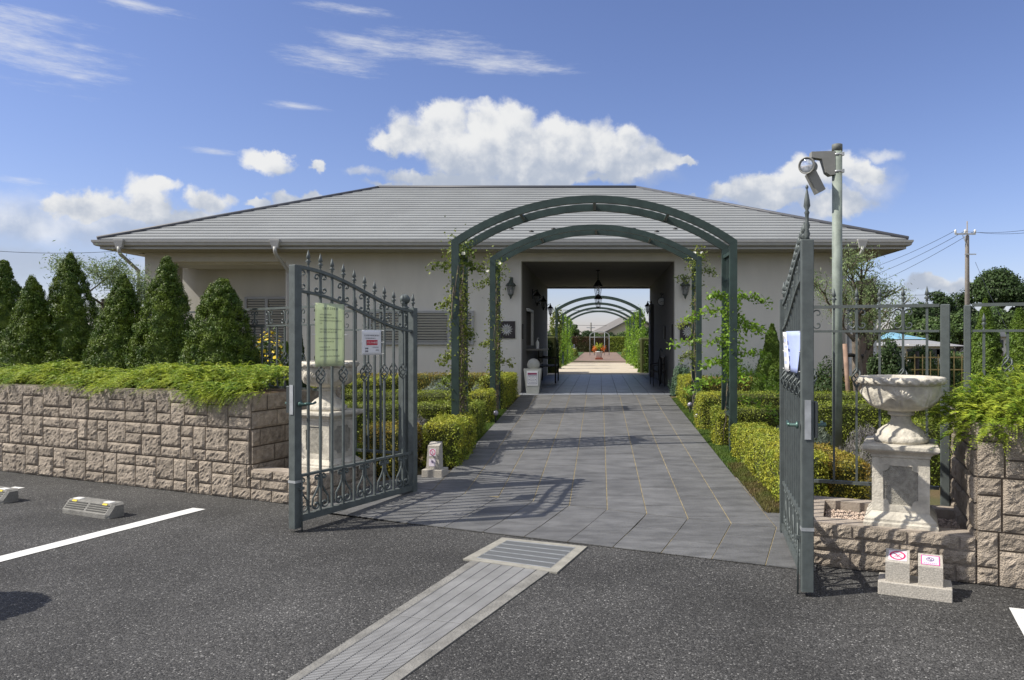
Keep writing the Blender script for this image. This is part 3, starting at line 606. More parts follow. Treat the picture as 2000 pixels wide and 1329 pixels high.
# roof: slate courses with real overlaps
RZ0, RZ1 = 3.50, 5.50; RYm = 19.4; RX0, RX1 = -5.82, 0.95
ex0, ex1, ey0, ey1 = EX0 - 0.02, EX1 + 0.02, EY0 - 0.05, EY1 + 0.05
NCs = 23
rf = MB()
def course(a0, a1, b0, b1, lip=0.024):              # a: lower edge ends, b: upper edge ends
    a0, a1, b0, b1 = map(Vector, (a0, a1, b0, b1)); d = (a1 - a0); L = d.length
    n = max(1, int(L / 0.45)); off = random.random()
    l = Vector((0, 0, lip))
    cuts = [0] + [(i + off) / n for i in range(n) if 0 < (i + off) / n < 1] + [1]
    for i in range(len(cuts) - 1):
        t0, t1 = cuts[i], cuts[i + 1]; p0 = a0.lerp(a1, t0); p1 = a0.lerp(a1, t1); q0 = b0.lerp(b1, t0); q1 = b0.lerp(b1, t1)
        j = Vector((0, 0, random.uniform(-0.0006, 0.0006)))
        rf.add([p0 + l + j, p1 + l + j, q1 + j * 0, q0 + j * 0, p0, p1], [(0, 1, 2, 3), (4, 5, 1, 0)])
for i in range(NCs):
    t0, t1 = i / NCs, (i + 1) / NCs; lz = lambda t: RZ0 + (RZ1 - RZ0) * t
    fx0 = lambda t: ex0 + (RX0 - ex0) * t; fx1 = lambda t: ex1 + (RX1 - ex1) * t; fy0 = lambda t: ey0 + (RYm - ey0) * t; fy1 = lambda t: ey1 + (RYm - ey1) * t
    course((fx0(t0), fy0(t0), lz(t0)), (fx1(t0), fy0(t0), lz(t0)), (fx0(t1), fy0(t1), lz(t1)), (fx1(t1), fy0(t1), lz(t1)))
    course((fx1(t0), fy1(t0), lz(t0)), (fx0(t0), fy1(t0), lz(t0)), (fx1(t1), fy1(t1), lz(t1)), (fx0(t1), fy1(t1), lz(t1)))
    course((fx1(t0), fy0(t0), lz(t0)), (fx1(t0), fy1(t0), lz(t0)), (fx1(t1), fy0(t1), lz(t1)), (fx1(t1), fy1(t1), lz(t1)))
    course((fx0(t0), fy1(t0), lz(t0)), (fx0(t0), fy0(t0), lz(t0)), (fx0(t1), fy1(t1), lz(t1)), (fx0(t1), fy0(t1), lz(t1)))
roof = wpart(rf, 'roof', M_slate, bt)
b = MB(); b.box(ex0 + 0.03, ex1 - 0.03, ey0 + 0.03, ey1 - 0.03, RZ0 - 0.03, RZ0 - 0.004); wpart(b, 'eave_edge', M_ridge, bt)
b = MB()
for (p, q) in (((ex0, ey0, RZ0 + .03), (RX0, RYm, RZ1 + .02)), ((ex1, ey0, RZ0 + .03), (RX1, RYm, RZ1 + .02)), ((ex0, ey1, RZ0 + .03), (RX0, RYm, RZ1 + .02)), ((ex1, ey1, RZ0 + .03), (RX1, RYm, RZ1 + .02))):
    b = MB(); b.tube([p, q], 0.04, 6); b.build('hip_cap', M_ridge, roof)

b = MB(); b.tube([(RX0, RYm, RZ1 + .02), (RX1, RYm, RZ1 + .02)], 0.05, 6); b.build('ridge_cap', M_ridge, roof)
sl_ = (RZ1 - RZ0) / (RYm - ey0)
for (px, py) in ((999, 449), (1038, 454), (1081, 449), (1238, 449), (1283, 454), (1319, 449)):
    k = (CY - py) / F; Y = (RZ0 - ey0 * sl_ - 1.5) / (k - sl_); x = X(px, Y); z = Z(py, Y)
    g = MB(); g.lathe([(0.055, 0), (0.055, 0.012), (0.045, 0.035), (0.02, 0.05)], 12, (0, 0, 0), M=T(x, Y, z - 0.005) @ Matrix.Diagonal((1, 0.7, 1, 1))); g.build('snow_guard', M_black, roof)
def rain_head(x, y):
    g = MB(); V = []
    for (h, zz, dd) in ((0.095, 0.17, 0.0), (0.095, 0.14, 0.0), (0.055, 0.0, 0.0)):
        V += [(x - h, y - h * 0.5, SZ + zz), (x + h, y - h * 0.5, SZ + zz), (x + h, y + 0.04, SZ + zz), (x - h, y + 0.04, SZ + zz)]
    g.add(V, [(3, 2, 1, 0)[::-1], (8, 9, 10, 11)[::-1]] + [(4 * k + i, 4 * k + (i + 1) % 4, 4 * k + 4 + (i + 1) % 4, 4 * k + 4 + i)[::-1] for k in range(2) for i in range(4)]); return g
gm = mat('gutter', (0.5, 0.5, 0.5))
for (x, tx) in ((X(536, 14.6), X(562, 15.4)), (X(1685, 14.6), 5.1), (X(231, 14.6), -9.66)):
    h = wpart(rain_head(x, EY0 - 0.11), 'downpipe', gm, bt); yw = FY - 0.06
    g = MB(); g.tube([(x, EY0 - 0.12, SZ + 0.02), (x, EY0 - 0.12, SZ - 0.06), (x + (tx - x) * 0.15, EY0 - 0.05, SZ - 0.12), (tx - (tx - x) * 0.1, yw - 0.03, SZ - 0.38), (tx, yw, SZ - 0.46), (tx, yw, 0.35)], 0.035, 10); o = g.build('pipe', gm); o.parent = h; o.matrix_parent_inverse = Matrix.Identity(4)
def louver_window(x0, x1, z0, z1, y, mull=(), n=14):
    f = MB(); d = 0.05
    f.box(x0, x1, y - 0.06, y, z1 - d, z1); f.box(x0, x1, y - 0.06, y, z0, z0 + d); f.box(x0, x0 + d, y - 0.06, y, z0 + d, z1 - d); f.box(x1 - d, x1, y - 0.06, y, z0 + d, z1 - d)
    for m in mull: f.box(m - 0.035, m + 0.035, y - 0.055, y - 0.002, z0 + d, z1 - d)
    fo = wpart(f, 'window', mat('window_frame', (0.36, 0.36, 0.35), 0.4, 0.2), bt); s = MB()
    for k in range(n):
        zz = z0 + d + (z1 - z0 - 2 * d) * (k + 0.5) / n; s.box(-(x1 - x0) / 2 + d + .002, (x1 - x0) / 2 - d - .002, -0.022, 0.022, -0.003, 0.003, T((x0 + x1) / 2, y - 0.025, zz) @ Rx(R(-58)))
    o = s.build('slats', mat('louver_slat', (0.55, 0.55, 0.53), 0.5, 0.2)); o.parent = fo; p = MB(); p.box(x0 + 0.01, x1 - 0.01, y - 0.003, y - 0.001, z0 + 0.01, z1 - 0.01); o = p.build('pane', mat('window_dark', (0.02, 0.022, 0.025), 0.1)); o.parent = fo
    return fo
louver_window(X(722, FY), X(926, FY), Z(673, FY), Z(607, FY), FY, (X(878, FY), X(812, FY)), 11)
louver_window(X(480, 17), X(560, 17) + 0.6, 1.45, Z(580, 17), 17.0, (X(522, 17),), 16)
b = MB(); b.box(X(655, FY) + 10.39, X(655, FY) + 10.40, 1, 1, 1, 1) if False else None
# end screen of the wing, right of the facade
sc_ = thing('screen_wall', 'narrow brown sloping-topped screen wall behind the olive tree at the right end of the building', 'wall', (5.5, 16.2, 0.35))
b = MB(); V = [(5.56, 16.2, 0.35), (6.0, 16.2, 0.35), (6.0, 16.2, 2.86), (5.56, 16.2, 2.78), (5.56, 16.32, 0.35), (6.0, 16.32, 0.35), (6.0, 16.32, 2.86), (5.56, 16.32, 2.78)]
b.add(V, [(0, 1, 2, 3), (7, 6, 5, 4), (0, 4, 5, 1), (1, 5, 6, 2), (2, 6, 7, 3), (3, 7, 4, 0)]); wpart(b, 'panel', mat('brown_panel', (0.15, 0.115, 0.09), 0.7, var=0.1), sc_)
b = MB(); b.box(5.47, 5.56, 16.18, 16.34, 0.35, 2.8); b.box(6.0, 6.07, 16.18, 16.34, 0.35, 2.9); wpart(b, 'post', M_galv, sc_)
# ---------------------------------------------------------------- things on and in the building
def plaque(x, z, label):
    t = thing('wall_plaque', label, 'plaque', (x, FY, z), group='square sunburst plaques on the facade'); b = MB(); b.box(-0.175, 0.175, -0.03, -0.003, -0.18, 0.18, ch=0.0); b.build('board', mat('plaque_dark', (0.035, 0.028, 0.03), 0.5, var=0.2), t)
    g = MB(); 
    for k in range(14):
        a = 2 * PI * k / 14 + 0.1; Mx = T(0, -0.032, 0) @ Ry(a)
        g.add([Mx @ Vector(p) for p in ((-0.011, 0, 0.035), (0.011, 0, 0.035), (0.016, 0, 0.085), (0.0, 0, 0.135), (-0.016, 0, 0.085), (0, -0.010, 0.08))], [(0, 1, 5), (1, 2, 5), (2, 3, 5), (3, 4, 5), (4, 0, 5)])
    g.lathe([(0.035, 0), (0.03, 0.008), (0.012, 0.01), (0.011, 0.002)], 16, M=T(0, -0.03, 0) @ Rx(R(90))); g.build('sunburst', mat('silver_relief', (0.45, 0.45, 0.44), 0.4, 0.4), t); return t
plaque(X(990, FY), Z(644, FY), 'square dark plaque with silver sunburst left of the passage opening')
plaque(X(1344, FY), Z(648, FY), 'square dark plaque with silver sunburst right of the passage opening, partly behind an arch post')
def wall_lantern(loc, rz, s, label, group, m=M_dkiron):
    t = thing('wall_lantern', label, 'lantern', loc, rz, group)
    b = MB(); b.box(-0.035 * s, 0.035 * s, -0.02, 0.0, -0.05 * s, 0.22 * s, ch=0.006); b.tube([(0, -0.01, 0.12 * s), (0, -0.07 * s, 0.18 * s), (0, -0.12 * s, 0.19 * s), (0, -0.13 * s, 0.13 * s)], 0.010 * s, 6); b.build('bracket', m, t)
    c = (0, -0.13 * s, 0)
    b = MB(); b.lathe([(0.05 * s, -0.15 * s), (0.085 * s, 0.03 * s)], 6, c, sm=False); b.build('glass', glassmat('lantern_glass', (0.25, 0.26, 0.26), 0.55), t)
    b = MB(); b.lathe([(0.105 * s, 0.03 * s), (0.11 * s, 0.045 * s), (0.075 * s, 0.085 * s), (0.05 * s, 0.10 * s), (0.03 * s, 0.15 * s), (0.012 * s, 0.17 * s), (0.014 * s, 0.19 * s), (0.004 * s, 0.22 * s)], 12, c); b.build('cap', m, t)
    b = MB(); b.lathe([(0.01 * s, -0.24 * s), (0.02 * s, -0.215 * s), (0.03 * s, -0.18 * s), (0.056 * s, -0.155 * s), (0.056 * s, -0.145 * s)], 12, c)
    for k in range(6):
        a = 2 * PI * k / 6; b.tube([(c[0] + 0.052 * s * math.cos(a), c[1] + 0.052 * s * math.sin(a), -0.15 * s), (c[0] + 0.087 * s * math.cos(a), c[1] + 0.087 * s * math.sin(a), 0.035 * s)], 0.005 * s, 4)
    b.build('cage', m, t); return t
g_ = 'wrought iron lanterns beside the passage opening'
M_verd = mat('verdigris', (0.07, 0.085, 0.075), 0.6, 0.2, var=0.3, vscale=30)
wall_lantern((X(999, FY), FY, Z(562, FY)), 0, 1.0, 'verdigris wall lantern on the facade left of the passage opening', g_, M_verd)
wall_lantern((X(1337, FY), FY, Z(562, FY)), 0, 1.0, 'verdigris wall lantern on the facade right of the passage opening', g_, M_verd)
gi = 'small black lanterns on the passage walls'
for (y, z, l) in ((18.1, 2.55, 'black lantern on the left passage wall, nearest the reception window'), (20.1, 2.52, 'black lantern midway along the dark left passage wall'), (22.9, 2.45, 'black lantern at the far end of the left passage wall, seen against the sky')):
    wall_lantern((XL, y, z), R(90), 0.9, l, gi, M_black)
wall_lantern((XR, 22.5, 2.5), R(-90), 0.9, 'black lantern on the right passage wall beyond the clock', gi, M_black)
def hang_lantern(y, ztop, label):
    t = thing('hanging_lantern', label, 'lantern', (-0.05, y, ztop), group='lanterns hanging from the passage ceiling'); H = TZ - ztop
    b = MB(); b.tube([(0, 0, 0.0), (0, 0, H - 0.02)], 0.008, 6); b.lathe([(0.05, H - 0.03), (0.05, H - 0.001)], 12); 
    for k in range(int(H / 0.05)): b.lathe([(0.012, 0.02 + k * 0.05), (0.016, 0.035 + k * 0.05), (0.012, 0.05 + k * 0.05)], 6)
    b.build('chain', M_black, t)
    b = MB(); b.lathe([(0.112, -0.16), (0.115, -0.145), (0.09, -0.115), (0.065, -0.07), (0.035, -0.035), (0.02, -0.015), (0.008, 0.0)], 6, sm=False); b.build('cap', M_black, t)
    b = MB(); b.lathe([(0.058, -0.37), (0.095, -0.16)], 6, sm=False); b.build('glass', glassmat('clear_glass', (0.75, 0.77, 0.78), 0.18), t)
    b = MB(); b.lathe([(0.012, -0.41), (0.03, -0.395), (0.062, -0.38), (0.062, -0.367)], 6, sm=False)
    for k in range(6): a = 2 * PI * k / 6; b.tube([(0.059 * math.cos(a), 0.059 * math.sin(a), -0.37), (0.097 * math.cos(a), 0.097 * math.sin(a), -0.155)], 0.006, 4)
    b.tube([(0, 0, -0.15), (0, 0, -0.21)], 0.008, 6); b.build('cage', M_black, t)
    b = MB(); b.ball((0, 0, -0.24), 0.022, 10, 1.3); b.build('bulb', mat('bulb', (0.7, 0.7, 0.68), 0.3), t); return t
hang_lantern(17.5, 2.93, 'large black hanging lantern with clear glass under the passage ceiling, the nearer one')
hang_lantern(20.6, 2.80, 'black hanging lantern with clear glass, the farther and lower-looking of the two in the passage')
t = thing('wall_clock', 'round white clock hung on a black bracket on the right passage wall', 'clock', (X(1292, 18.2), 18.2, Z(589, 18.2)))
b = MB(); b.lathe([(0.10, 0), (0.105, 0.02), (0.10, 0.045)], 28, M=Rx(R(90))); b.build('case', M_black, t)
b = MB(); b.lathe([(0.001, 0.046), (0.092, 0.0465), (0.092, 0.047)], 28, M=Rx(R(90))); b.build('dial', mat('dial', (0.62, 0.62, 0.58), 0.4), t)
b = MB(); b.box(-0.004, 0.004, -0.052, -0.049, -0.005, 0.075, M=Ry(R(78))); b.box(-0.005, 0.005, -0.052, -0.049, -0.005, 0.05, M=Ry(R(-112))); b.build('hands', M_black, t)
b = MB(); b.tube([(0, 0.02, 0.09), (0, 0.02, 0.16), (0.06, 0.02, 0.2), (0.12, 0.02, 0.19)], 0.01, 6); b.tube([(0, 0.02, 0.16), (-0.03, 0.02, 0.19), (-0.01, 0.02, 0.215), (0.02, 0.02, 0.2)], 0.007, 6); b.build('bracket', M_black, t)
for (x, y, l) in ((XL + 0.01, 15.75, 'slim dark vertical sign on the front edge of the left passage wall'), (XR - 0.01, 15.95, 'slim dark vertical sign on the front edge of the right passage wall'), (XR - 0.01, 17.8, 'slim dark vertical sign deeper inside on the right passage wall')):
    t = thing('wall_sign', l, 'sign', (x, y, 1.68)); b = MB(); b.box(-0.02, 0.02, -0.10, 0.10, -0.16, 0.16, ch=0.006); b.build('plate', M_dark, t)
def bench(x, y, rz, label):
    t = thing('garden_bench', label, 'bench', (x, y, FZ), rz, 'dark benches inside the passage'); b = MB()
    for k in range(5): b.box(-0.6, 0.6, -0.2 + k * 0.085, -0.13 + k * 0.085, 0.42, 0.445)
    b.build('seat', M_dark, t); b = MB()
    for k in range(9): b.box(-0.56 + k * 0.135, -0.52 + k * 0.135, 0.215, 0.235, 0.5, 0.84)
    b.box(-0.6, 0.6, 0.21, 0.24, 0.84, 0.9); b.box(-0.6, 0.6, 0.21, 0.24, 0.46, 0.5); b.build('backrest', M_dark, t)
    for s in (-1, 1):
        b = MB(); b.tube([(s * 0.6, -0.2, 0), (s * 0.6, -0.2, 0.62), (s * 0.6, 0.22, 0.66)], 0.022, 6); b.build('armrest', M_dark, t)
        b = MB(); b.tube([(s * 0.6, 0.24, 0), (s * 0.6, 0.22, 0.9)], 0.022, 6); b.build('leg', M_dark, t)
    return t
bench(-1.33, 19.3, R(90), 'dark slatted bench along the left passage wall'); bench(1.38, 17.9, R(-90), 'dark slatted bench along the right passage wall').scale = (0.9, 0.6, 0.8)
t = thing('umbrella', 'furled black umbrella standing against the right passage wall above the hedge', 'umbrella', (1.38, 17.0, FZ)); b = MB()
b.lathe([(0.008, 0.02), (0.03, 0.2), (0.055, 0.45), (0.045, 0.62), (0.015, 0.72)], 10, fn=lambda r, z, t_: r * (1 + 0.15 * math.sin(5 * t_))); b.build('canopy', M_black, t); b = MB(); b.tube([(0, 0, 0.7), (0, 0, 0.86), (0.02, 0, 0.90), (0.05, 0, 0.89), (0.055, 0, 0.84)], 0.011, 6); b.build('handle', M_black, t)
# reception items
t = thing('pump_bottle', 'white sanitiser pump bottle on the reception counter', 'bottle', (-1.42, 16.7, 1.30)); b = MB(); b.lathe([(0.035, 0), (0.038, 0.01), (0.038, 0.15), (0.015, 0.18), (0.012, 0.2)], 14); b.build('body', M_white, t); b = MB(); b.tube([(0, 0, 0.2), (0, 0, 0.24), (0.04, 0, 0.245)], 0.008, 6); b.build('pump', M_white, t)
# tapered pot with sphere and poster
px_, py_ = X(1043, 15.55), 15.32; pz_ = ramp_z(0, 15.0)
t = thing('tapered_planter', 'tall tapered grey-green planter box left of the passage opening', 'planter', (px_, py_, pz_)); b = MB(); hh = 0.53; V = []
for (h, z) in ((0.125, 0), (0.178, hh), (0.160, hh), (0.155, hh - 0.05)): V += [(-h, -h, z), (h, -h, z), (h, h, z), (-h, h, z)]
b.add(V, [(3, 2, 1, 0)] + [(4 * k + i, 4 * k + (i + 1) % 4, 4 * k + 4 + (i + 1) % 4, 4 * k + 4 + i) for k in range(3) for i in range(4)] + [(12, 13, 14, 15)]); b.build('box', mat('planter_grey', (0.42, 0.43, 0.40), 0.7, var=0.06), t)
t = thing('globe_ornament', 'pale stone globe resting in the tapered planter', 'ornament', (px_ + 0.01, py_, pz_ + hh + 0.075)); b = MB(); b.ball((0, 0, 0), 0.133, 28); b.lathe([(0.09, -0.14), (0.09, -0.09)], 20); b.build('globe', mat('globe', (0.42, 0.42, 0.38), 0.85, var=0.05), t)
def text(body, size, m, parent, loc, rot=(R(90), 0, 0), align='CENTER', name='lettering', ext=0.0004, sx=1.0):
    c = bpy.data.curves.new(name, 'FONT'); c.body = body; c.size = size; c.align_x = align; c.extrude = ext; c.materials.append(m); c.resolution_u = 2
    o = bpy.data.objects.new(name, c); COL.objects.link(o); me = bpy.data.meshes.new_from_object(o.evaluated_get(bpy.context.evaluated_depsgraph_get())); bpy.data.objects.remove(o)
    o = bpy.data.objects.new(name, me); COL.objects.link(o); o.parent = parent; o.location = loc; o.rotation_euler = rot; o.scale = (sx, 1, 1); return o
M_ink = mat('ink', (0.06, 0.06, 0.08), 0.7); M_red = mat('sign_red', (0.50, 0.02, 0.05), 0.5); M_wine = mat('sign_wine', (0.26, 0.03, 0.10), 0.5); M_navy = mat('sign_navy', (0.10, 0.11, 0.20), 0.6); M_paper = mat('paper', (0.78, 0.78, 0.80), 0.6)
def scribble(mb, x, z, wd, h, y=-0.0012, seed=0):   # a row of small character-like strokes
    r = random.Random(seed); n = max(2, int(wd / (h * 1.05))); cw = wd / n
    for i in range(n):
        cx = x + cw * (i + 0.5)
        for k in range(3): zz = z + h * (k - 1) * 0.36; ww = cw * r.uniform(0.25, 0.42); mb.box(cx - ww, cx + ww, y, y + 0.0004, zz - h * 0.045, zz + h * 0.045)
        for k in range(2): xx = cx + cw * r.uniform(-0.3, 0.3); mb.box(xx - h * 0.05, xx + h * 0.05, y - 0.0002, y + 0.0002, z - h * r.uniform(0.2, 0.45), z + h * r.uniform(0.2, 0.45))
t = thing('notice', 'white poster with wine red header on the front of the tapered planter', 'notice', (px_, py_ - 0.15 , pz_ + 0.335)); t.rotation_euler = (R(5.7), 0, 0)
t.location.y = py_ - 0.125 - 0.1 * 0.335 - 0.003
b = MB(); b.box(-0.115, 0.115, 0, 0.002, -0.155, 0.155); b.build('sheet', M_paper, t)
b = MB(); b.box(-0.095, 0.095, -0.0015, -0.0002, 0.075, 0.11); b.build('header', M_wine, t)
b = MB()
for a in ((-0.095, -0.089, -0.12, 0.062), (0.089, 0.095, -0.12, 0.062), (-0.089, 0.089, 0.056, 0.062), (-0.089, 0.089, -0.12, -0.114)): b.box(a[0], a[1], -0.0012, -0.0002, a[2], a[3])
for s in (-1, 1): b.prism([(s * 0.075, -0.03), (s * 0.06, -0.012), (s * 0.06, -0.048)][::s], 0, 0.001, T(0, -0.0002, 0) @ Rx(R(90)))
scribble(b, -0.075, 0.03, 0.15, 0.026, seed=1); scribble(b, -0.05, -0.015, 0.10, 0.016, seed=2); scribble(b, -0.05, -0.045, 0.10, 0.016, seed=3); scribble(b, -0.07, -0.085, 0.14, 0.024, seed=4); b.build('lettering', M_navy, t)
# ---------------------------------------------------------------- garden arches
def arch(label, y, zg, cx=-0.07, group=None, span=1.74, zs=2.59, rise=0.546, dep=0.58, bw=0.088, bd=0.06):
    t = thing('garden_arch', label, 'arch', (cx, y, zg), 0, group); n = 26
    Rr = (span * span + rise * rise) / (2 * rise); a0 = math.asin(span / Rr); a1 = math.asin((span - bw) / (Rr - bw)); z1_ = zs + rise - Rr + (Rr - bw) * math.cos(a1)
    for k, yy in enumerate((0.0, dep)):
        V = []; 
        for i in range(n + 1):
            a = -a0 + 2 * a0 * i / n
            for rr in (Rr, Rr - bw):
                ab = a if rr == Rr else a * a1 / a0
                xx = rr * math.sin(ab); zz = zs + rise - Rr + rr * math.cos(ab)
                V += [(xx, yy - bd / 2, zz), (xx, yy + bd / 2, zz)]
        f = []
        for i in range(n):
            o = 4 * i; f += [(o, o + 1, o + 5, o + 4), (o + 2, o + 6, o + 7, o + 3), (o, o + 4, o + 6, o + 2), (o + 1, o + 3, o + 7, o + 5)]
        f += [(0, 2, 3, 1), (4 * n, 4 * n + 1, 4 * n + 3, 4 * n + 2)]
        b = MB(); b.add(V, f); b.build('rib', M_arch, t)
        for s in (-1, 1):
            b = MB(); xo = s * span; xi = s * (span - bw); b.prism([(xo, -0.1), (xo, zs - 0.002), (xi, z1_ - 0.002), (xi, -0.1)][::s], -yy - bd / 2, -yy + bd / 2, Rx(R(90))); b.build('post', M_arch, t)
    zi = lambda a, rr: zs + rise - Rr + rr * math.cos(a)
    for a in (-0.31, 0.0, 0.31):
        rr = Rr - bw * 0.55; b = MB(); b.box(-0.018, 0.018, bd / 2, dep - bd / 2, -0.035, 0.035, T(rr * math.sin(a), 0, zi(a, rr)) @ Ry(a)); b.build('purlin', M_arch, t)
    for s in (-1, 1):
        b = MB(); xc = s * (span - bw / 2)
        for zz in (0.45, 2.45): b.box(xc - 0.03, xc + 0.03, bd / 2 + .001, dep - bd / 2 - .001, zz - 0.02, zz + 0.02)
        for j in (1, 2, 3): yy = dep * j / 4; b.tube([(xc, yy, 0.0), (xc, yy, 2.44)], 0.006, 5)
        for j in range(9): zz = 0.25 + j * 0.27; b.tube([(xc, bd / 2, zz), (xc, dep - bd / 2, zz)], 0.006, 5)
        b.build('trellis', M_arch, t)
    return t
arch('dark green steel garden arch nearest the gate, the tallest in the picture', 9.0, gz(9.0)); arch('dark green steel garden arch nearer the building, framing the passage opening', 12.13, gz(12.3))
ga = 'green arches over the far path behind the building'; lab4 = ['first green arch beyond the passage, the widest of the four', 'second green arch beyond the passage', 'third green arch beyond the passage', 'last and smallest green arch beyond the passage']
FA = (29.8, 35.0, 39.6, 44.0); far0 = None
for k, y in enumerate(FA):
    if far0 is None: far0 = arch(lab4[0], y, 0.16, cx=-0.07, group=ga); far0['label'] = lab4[0]
    else: c = copy_tree(far0); c.location = (-0.07, y, 0.16 - 0.01 * k); c['label'] = lab4[k]
# ---------------------------------------------------------------- ironwork
def spiral(cx, cz, r, a0, turns, sgn, n=14, r1=0.25):
    return [(cx + (r * (1 - (1 - r1) * i / n)) * math.cos(a0 + sgn * turns * 2 * PI * i / n), 0, cz + (r * (1 - (1 - r1) * i / n)) * math.sin(a0 + sgn * turns * 2 * PI * i / n)) for i in range(n + 1)]
def c_scroll(xb, z0, z1, s, r=0.032):              # C with its back on x=xb, curls opening to side s
    zc = (z0 + z1) / 2; pts = []
    top = spiral(xb + s * (0.008 + r), z1 - r - 0.004, r, PI if s > 0 else 0, 0.85, -1 if s > 0 else 1, 12)
    bot = spiral(xb + s * (0.008 + r), z0 + r + 0.004, r, PI if s > 0 else 0, 0.85, 1 if s > 0 else -1, 12)
    return top[::-1] + [(xb + s * 0.007, 0, zc + 0.02), (xb + s * 0.007, 0, zc - 0.02)] + bot
def s_scroll(xb, z0, z1, s):                       # lyre half: small curl at the top turned away, big curl below
    h = z1 - z0; r = 0.027; R2 = 0.042
    top = spiral(xb + s * (0.012 + r), z1 - r - 0.008, r, PI if s > 0 else 0, 0.85, -1 if s > 0 else 1, 12)
    mid = [(xb + s * 0.018, 0, z0 + h * 0.66), (xb + s * 0.045, 0, z0 + h * 0.50), (xb + s * 0.078, 0, z0 + h * 0.36)]
    bot = spiral(xb + s * 0.042, z0 + R2 + 0.008, R2, 0.1 if s > 0 else PI - 0.1, 0.85, -1 if s > 0 else 1, 12)
    return top[::-1] + mid + bot
def spear(z, s=1.0, x=0, y=0):
    b = MB(); p = [(0.009, -0.01), (0.012, 0.0), (0.006, 0.012), (0.006, 0.022), (0.014, 0.028), (0.007, 0.036), (0.023, 0.046), (0.010, 0.062), (0.008, 0.068), (0.018, 0.074), (0.012, 0.10), (0.001, 0.142)]
    b.lathe([(r * s, zz * s) for r, zz in p], 8, (x, y, z)); return b
def basket(mb, x, z, h=0.14, r=0.036):
    mb.lathe([(0.008, -0.012), (0.013, 0.0), (0.008, 0.008)], 8, (x, 0, z - h / 2)); mb.lathe([(0.008, -0.008), (0.013, 0.0), (0.008, 0.012)], 8, (x, 0, z + h / 2))
    for k in range(4):
        pts = []
        for i in range(13):
            u = i / 12; a = k * PI / 2 + u * 1.15 * PI; rr = 0.005 + (r - 0.005) * math.sin(PI * u) ** 0.8; pts.append((x + rr * math.cos(a), rr * math.sin(a), z - h / 2 + h * u))
        mb.tube(pts, 0.0062, 5)
def bar(parent, x, z0, z1, m, spearz=None, bz=None, bh=0.14, r=0.0085, ss=1.0):
    b = MB()
    if bz: b.box(x - r, x + r, -r, r, z0, bz - bh / 2); b.box(x - r, x + r, -r, r, bz + bh / 2, z1)
    else: b.box(x - r, x + r, -r, r, z0, z1)
    o = b.build('bar', m, parent)
    if bz: k = MB(); basket(k, x, bz, bh); k.build('basket', m, o)
    if spearz is not None: spear(spearz, ss, x).build('spearhead', m, o)
    return o
